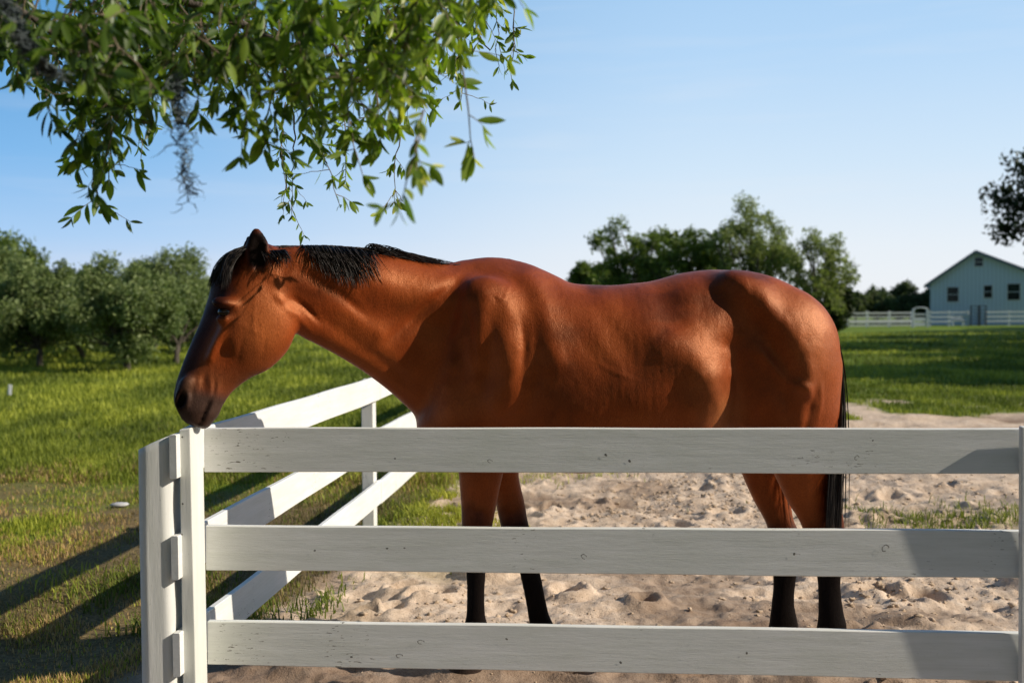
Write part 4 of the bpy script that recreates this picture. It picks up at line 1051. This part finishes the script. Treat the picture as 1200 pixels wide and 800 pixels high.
# far paddock fence: posts with three rails
m_ff = paint_mat('far_fence_paint', (0.80, 0.82, 0.84), .3)
f2 = thing('paddock_fence', 'distant white post and rail fence left of the barn beyond the field', 'fence', (hp(1030, 370, 78)[0], 78, 0))
YF = 78.0
pp = [966, 971, 994, 1017, 1043, 1070]
X_ = [hp(p, 0, YF)[0] for p in pp]
for x in X_:
    mb = MB(); mb.box((x, YF, .62), (.16, .16, 1.30)); mb.build('post', m_ff, f2)
x0, x1 = X_[0], hp(1071, 0, YF)[0]
for z, h in ((1.12, .12), (.82, .10), (.48, .26), (.16, .10)):
    mb = MB(); mb.box(((x0+x1)/2, YF-.10, z), (x1-x0+.1, .035, h)); mb.build('rail', m_ff, f2)
YG = 77.0
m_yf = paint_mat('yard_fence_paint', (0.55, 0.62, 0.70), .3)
g = thing('paddock_gate', 'small bluish-white arched gate section at the right end of the distant post and rail fence', 'gate', (hp(1078, 0, YG)[0], YG, 0))
ga, gb = hp(1071.5, 0, YG)[0], hp(1088, 0, YG)[0]
for x in (ga, gb):
    mb = MB(); mb.box((x, YG, .7), (.14, .14, 1.5)); mb.build('post', m_yf, g)
mb = MB(); mb.tube([(ga, YG, 1.42), (ga*.7+gb*.3, YG, 1.52), (ga*.3+gb*.7, YG, 1.52), (gb, YG, 1.42)], .05, 6); mb.build('top_bar', m_yf, g)
for z, h in ((1.0, .12), (.62, .3), (.25, .3)):
    mb = MB(); mb.box(((ga+gb)/2, YG-.03, z), (gb-ga-.16, .035, h)); mb.build('rail', m_yf, g)
# yard fence in front of the barn
YB = 81.0
yf = thing('yard_fence', 'bluish white rail fence in the shade along the front of the barn', 'fence', (hp(1110, 0, YB)[0], YB, 0))
xa, xb = hp(1091, 0, YB)[0], hp(1240, 0, YB)[0]; gx0, gx1 = hp(1136, 0, YB)[0], hp(1156.5, 0, YB)[0]
for (a, c) in ((xa, gx0), (gx1, xb)):
    n = max(2, int((c-a)/1.7))
    for i in range(n+1):
        mb = MB(); mb.box((a+(c-a)*i/n, YB, .62), (.13, .13, 1.3)); mb.build('post', m_yf, yf)
    for z in (1.12, .75, .38):
        mb = MB(); mb.box(((a+c)/2, YB-.085, z), (c-a, .03, .13)); mb.build('rail', m_yf, yf)
m_gate, nt, b = new_mat('dark_gate_steel'); b.inputs['Base Color'].default_value = (.022, .040, .060, 1); b.inputs['Metallic'].default_value = .4; b.inputs['Roughness'].default_value = .5
dg = thing('metal_gate', 'dark blue steel tube gate in front of the barn between the yard rails', 'gate', ((gx0+gx1)/2, YB-.3, 0))
mb = MB()
for x in (gx0+.1, (gx0+gx1)/2, (gx0+gx1)/2+.12, gx1-.1): mb.box((x, YB-.3, .85), (.09, .07, 1.66))
mb.build('frame', m_gate, dg)
for z in (.25, .52, .79, 1.06, 1.33, 1.62):
    mb = MB(); mb.tube([(gx0+.12, YB-.3, z), (gx1-.12, YB-.3, z)], .035, 6); mb.build('bar', m_gate, dg)
# low sunlit bench by the fence
bn = thing('bench', 'small white bench standing behind the yard rails left of the dark gate', 'bench', (hp(1124, 0, 82.5)[0], 82.5, 0))
bx = hp(1124, 0, 82.5)[0]
mb = MB(); mb.box((bx, 82.5, .46), (1.0, .35, .05)); mb.build('seat', m_trim, bn)
mb = MB(); mb.box((bx, 82.72, .72), (1.0, .04, .22)); mb.build('backrest', m_trim, bn)
for q in (-.42, .42):
    mb = MB(); mb.box((bx+q, 82.5, .215), (.07, .3, .43)); mb.build('leg', m_trim, bn)
# ================================================================== OVERHANGING OAK
m_leaf, nt, b = new_mat('near_leaf')
la = N(nt, 'ShaderNodeAttribute', attribute_name='shade')
v = coords(nt, 'Object'); n1 = noise(nt, 18, 3, .6, v)
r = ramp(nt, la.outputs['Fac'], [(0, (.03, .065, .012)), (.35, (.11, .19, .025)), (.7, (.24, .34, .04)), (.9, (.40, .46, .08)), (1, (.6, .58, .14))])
c = mix(nt, ramp(nt, n1, [(.35, (0, 0, 0)), (.7, (.4, .4, .4))]).outputs[0], r.outputs[0], (.09, .13, .03))
nt.links.new(c, b.inputs['Base Color']); b.inputs['Roughness'].default_value = .38; b.inputs['Specular IOR Level'].default_value = .4
tr = nt.nodes.new('ShaderNodeBsdfTranslucent'); nt.links.new(mix(nt, 1.0, c, (1.9, 2.0, .7), 'MULTIPLY'), tr.inputs[0])
ms = nt.nodes.new('ShaderNodeMixShader'); ms.inputs[0].default_value = .42
nt.links.new(b.outputs[0], ms.inputs[1]); nt.links.new(tr.outputs[0], ms.inputs[2]); nt.links.new(ms.outputs[0], nt.nodes['Material Output'].inputs[0])
m_twig, nt, b = new_mat('twig'); v = coords(nt, 'Object'); n1 = noise(nt, 60, 3, .6, v)
nt.links.new(ramp(nt, n1, [(.3, (.09, .065, .04)), (.7, (.28, .22, .15))]).outputs[0], b.inputs['Base Color']); b.inputs['Roughness'].default_value = .8
m_moss, nt, b = new_mat('hanging_moss'); b.inputs['Base Color'].default_value = (.10, .125, .13, 1); b.inputs['Roughness'].default_value = .9

oak = thing('live_oak', 'leafy oak bough hanging in from above at the upper left, nearest to the camera', 'tree', (-3.2, -2.6, 0))
orng = np.random.default_rng(77)
# one leaf: lanceolate, folded along the midrib and curved
lt = np.array([0, .12, .3, .5, .7, .88, 1.0]); lw = np.array([.02, .45, .86, 1.0, .85, .45, .03])
def leaves(base, dirs, length, width, shade):
    n = len(base); m = len(lt)
    d = dirs/np.linalg.norm(dirs, axis=1)[:, None]
    s = np.cross(d, orng.normal(size=(n, 3))); s /= np.linalg.norm(s, axis=1)[:, None]+1e-9
    u = np.cross(s, d); cv = orng.uniform(-.05, .25, n)
    V = np.zeros((n, m*3, 3))
    for i in range(m):
        ctr = base + d*(lt[i]*length)[:, None] + u*(-cv*lt[i]**2*length)[:, None]
        w = (lw[i]*width/2)[:, None]
        V[:, i*3] = ctr + s*w + u*w*.30; V[:, i*3+1] = ctr; V[:, i*3+2] = ctr - s*w + u*w*.30
    q = []
    for i in range(m-1):
        q += [(i*3, i*3+1, i*3+4, i*3+3), (i*3+1, i*3+2, i*3+5, i*3+4)]
    F = (np.array(q)[None] + (np.arange(n)*m*3)[:, None, None]).reshape(-1, 4)
    return V.reshape(-1, 3), F, np.repeat(shade, m*3)
TW = MB(); LB = []; LD = []; LL = []; LS = []
def twig(P0, P1, sag, nl, ll, rad=.0016, bright=0.0, whorl=3, side=0):
    P0 = np.asarray(P0); P1 = np.asarray(P1); L = np.linalg.norm(P1-P0)
    mid = (P0+P1)/2 + np.array([0, 0, sag*L]) + orng.normal(size=3)*.04*L
    t = np.linspace(0, 1, 7)[:, None]; C = (1-t)**2*P0 + 2*t*(1-t)*mid + t*t*P1
    C[1:-1] += orng.normal(size=(5, 3))*.012*L
    TW.tube(C, np.linspace(rad, rad*.45, 7), 5, cap=False)
    for i in range(nl):
        f = orng.random()**.75 if i < nl-whorl else 1.0
        k = f*6; j = min(int(k), 5); p = C[j]+(C[j+1]-C[j])*(k-j); ax = C[j+1]-C[j]; ax /= np.linalg.norm(ax)
        rd = orng.normal(size=3); rd -= ax*rd.dot(ax); rd /= np.linalg.norm(rd)+1e-9
        d = ax*orng.uniform(.35, 1.1)+rd*orng.uniform(.5, 1.0)+np.array([0, 0, -.35])
        l = ll*orng.uniform(.55, 1.15)*(1 if f < 1 else .8)
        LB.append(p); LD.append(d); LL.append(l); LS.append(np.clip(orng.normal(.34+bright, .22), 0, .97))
    return C
def cluster(px, py, Y, ex, ey, n_sub, nl, ll, bright=0.0, spread=16, dY=.12):
    """a bough twig from one point to its tip with side twigs"""
    A = W(px, py, Y); B = W(ex, ey, Y+orng.normal()*.08)
    C = twig(A, B, .05, nl, ll, .0022, bright)
    for i in range(n_sub):
        f = orng.uniform(.15, .95); k = f*6; j = min(int(k), 5); p = C[j]+(C[j+1]-C[j])*(k-j)
        s = spread*orng.uniform(.6, 1.6)/1167*Y
        e = p + np.array([orng.normal()*s*1.1, orng.normal()*s*1.3, -abs(orng.normal())*s*1.1-.2*s])
        twig(p, e, .03, max(3, int(nl*.7)), ll, .0013, bright)
# envelope of the hanging foliage: lower limit by photo x
ex_ = [-60, 0, 30, 60, 85, 115, 140, 165, 200, 235, 265, 300, 330, 350, 375, 400, 425, 450, 475, 500, 525, 560, 590, 612]
ey_ = [60, 70, 90, 135, 160, 170, 160, 140, 110, 90, 110, 90, 130, 130, 120, 150, 150, 150, 140, 115, 90, 40, 60, 40]
tips = [(118,243,2.45,.05),(108,222,2.3,0),(128,210,2.5,0),(92,185,2.2,0),(165,186,3.0,.1),(178,150,2.4,0),(342,252,3.3,.12),(336,222,3.3,.12),(398,240,2.9,.08),(405,212,2.9,.1),
        (462,236,3.1,.18),(468,244,1.8,.3),(425,205,2.3,.05),(440,180,2.3,.1),(488,200,1.8,.35),(600,95,3.2,.05),(585,78,3.2,.05),(560,52,3.2,.1),(556,185,1.9,.45),(540,118,2.9,.2),(520,60,2.8,.2),
        (290,150,2.2,0),(270,125,3.0,.15),(235,140,2.1,0),(60,140,2.3,-.1),(20,90,2.0,-.15),(375,170,2.6,.05),(360,130,2.4,.05),(500,110,2.6,.2),(310,175,2.3,0)]
for (tx, ty, Y, br) in tips:
    top = ty - orng.uniform(70, 110)
    small = Y > 2.8
    cluster(tx+orng.normal()*14, top, Y, tx, ty, 5 if Y > 2.1 else 2, 9 if Y > 2.1 else 7, .044 if small else .062, br, 13)
for i in range(205):
    x = orng.uniform(-40, 560) if orng.random() < .8 else orng.uniform(60, 500); lim = np.interp(x, ex_, ey_)
    ty = lim*orng.uniform(.05, 1.0)**.8 - 8; Y = orng.choice([1.9, 2.2, 2.45, 2.7, 3.0, 3.3])+orng.normal()*.08
    if 225 < x < 330 and ty > 95 and orng.random() < .8: continue
    if x > 505 and ty > 60: continue
    L = orng.uniform(45, 95); a = orng.uniform(-.9, .9)
    br = np.interp(x, [0, 200, 400, 560], [-.24, -.10, .10, .28])  # shade on the left and sun on the right, put into leaf colour
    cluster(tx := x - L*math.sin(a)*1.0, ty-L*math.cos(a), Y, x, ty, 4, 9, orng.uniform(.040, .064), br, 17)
# boughs
BO = MB()
def bough(pts, r0, r1):
    P = np.array([W(*p) for p in pts]); S = catmull(P, 26); S[1:] += orng.normal(size=(25, 3))*.004
    BO.tube(S, np.linspace(r0, r1, 26), 7)
bough([(-300,-260,1.9), (60,-60,2.3), (260,20,2.5), (420,95,2.4), (500,120,2.6)], .016, .003)
bough([(-260,-300,2.2), (100,-90,2.7), (330,-40,3.0), (520,10,3.1), (575,60,3.2)], .014, .002)
bough([(-300,-120,2.0), (-40,-20,2.2), (80,60,2.3), (118,170,2.4)], .014, .0015)
bough([(160,-60,2.4), (320,60,2.7), (345,150,3.1), (342,230,3.3)], .006, .001)
bough([(300,-50,2.2), (400,70,2.4), (440,170,2.3)], .006, .001)
a_ = W(-300, -260, 1.9)
BO.tube([(-3.2, -2.6, 2.2), (-3.0, -1.2, 3.2), (-2.6, .4, 3.35), a_+np.array([0, 0, .02])], [.16, .12, .07, .018], 10)
BO.tube([(-3.2, -2.6, 2.2), (-3.1, -1.0, 3.6), (-2.4, .8, 3.6), W(-260, -300, 2.2)], [.14, .10, .06, .016], 10)
BO.tube([(-3.1, -1.6, 2.9), (-2.8, .2, 2.6), W(-300, -120, 2.0)], [.10, .06, .016], 10)
BO.tube([(-3.2, -2.6, -.1), (-3.22, -2.62, .8), (-3.2, -2.6, 2.3)], [.42, .33, .28], 14)
for (e) in ((2.4, -3.5, 4.6), (0.4, -5.2, 5.0), (-6.5, -3, 4.8), (-3.2, -7, 5), (6.2, -1.0, 3.0), (9.2, -1.3, 4.0), (5.2, -3.6, 4.0), (1.2, -1.8, 4.4)):
    e = np.array(e); BO.tube([(-3.2, -2.6, 2.2), np.array([-3.2, -2.6, 2.2])*.5+e*.5+[0, 0, .6], e], [.2, .12, .03], 9)
BO.build('trunk', m_bark, oak, smooth=True)
TW.build('twig', m_twig, oak, smooth=True)
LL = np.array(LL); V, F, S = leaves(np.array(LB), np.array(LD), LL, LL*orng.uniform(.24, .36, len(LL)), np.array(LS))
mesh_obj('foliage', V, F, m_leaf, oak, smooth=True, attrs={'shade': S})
# the crown over and behind the camera
P = []; 
for (c, rad, n) in (((-1.8, -3.6, 4.8), (6.6, 4.6, 2.5), 40000), ((2.6, -2.2, 4.4), (3.4, 2.2, 1.3), 9000), ((6.2, -1.0, 2.9), (2.4, 2.0, .7), 11000), ((9.2, -1.3, 3.9), (2.6, 2.4, 1.0), 11000), ((5.0, -3.4, 3.9), (3.4, 2.8, 1.3), 12000)):
    d = orng.normal(size=(n, 3)); d /= np.linalg.norm(d, axis=1)[:, None]; q = orng.random(n)**.4
    p = np.array(c)+d*q[:, None]*np.array(rad); k = fbm(p[:, 0]*.9+p[:, 2], p[:, 1]*.9+3, 3) > .40; P.append(p[k])
P = np.vstack(P); P = P[(P[:, 2] > 2.0)]
V, F, S = leaf_cards(P, .085, orng, np.clip(orng.normal(.4, .2, len(P)), 0, 1))
mesh_obj('crown', V, F, m_oak, oak, attrs={'shade': S})
# hanging moss: tangled thin curls
def moss(name_label, spec, n, thin):
    mt = thing('hanging_moss', name_label, 'moss', tuple(W(spec[0][0], spec[0][1], spec[0][2])))
    M = []; P = np.array([W(*p) for p in spec]); C = catmull(P, 60)
    for i in range(n):
        a = orng.integers(0, 42); l = orng.integers(8, 18); q = C[a:a+l].copy(); m = len(q); ph = orng.random(4)*6.28; fr = orng.uniform(2, 5)
        t = np.linspace(0, 1, m); amp = .004+.012*orng.random()
        q[:, 0] += amp*np.sin(fr*t*3+ph[0])+amp*.5*np.sin(fr*7*t+ph[1])+ (t**2)*orng.normal()*.02; q[:, 1] += amp*np.cos(fr*t*3+ph[2]); q[:, 2] += amp*.4*np.sin(fr*5*t+ph[3])
        M.append(q)
    old = globals()['rng']
    ribbons('strands', M, thin, mt, m_moss)
moss('thin grey-blue strand of moss hanging from the leaves left of the horse\'s ears', [(205,80,1.9), (210,120,1.9), (214,165,1.88), (219,205,1.9), (226,235,1.9), (221,262,1.9)], 75, .0013)
moss('dark clump of grey moss among the leaves in the top left corner', [(0,-10,1.8), (20,30,1.8), (35,60,1.8), (60,85,1.85), (85,110,1.85)], 170, .0013)
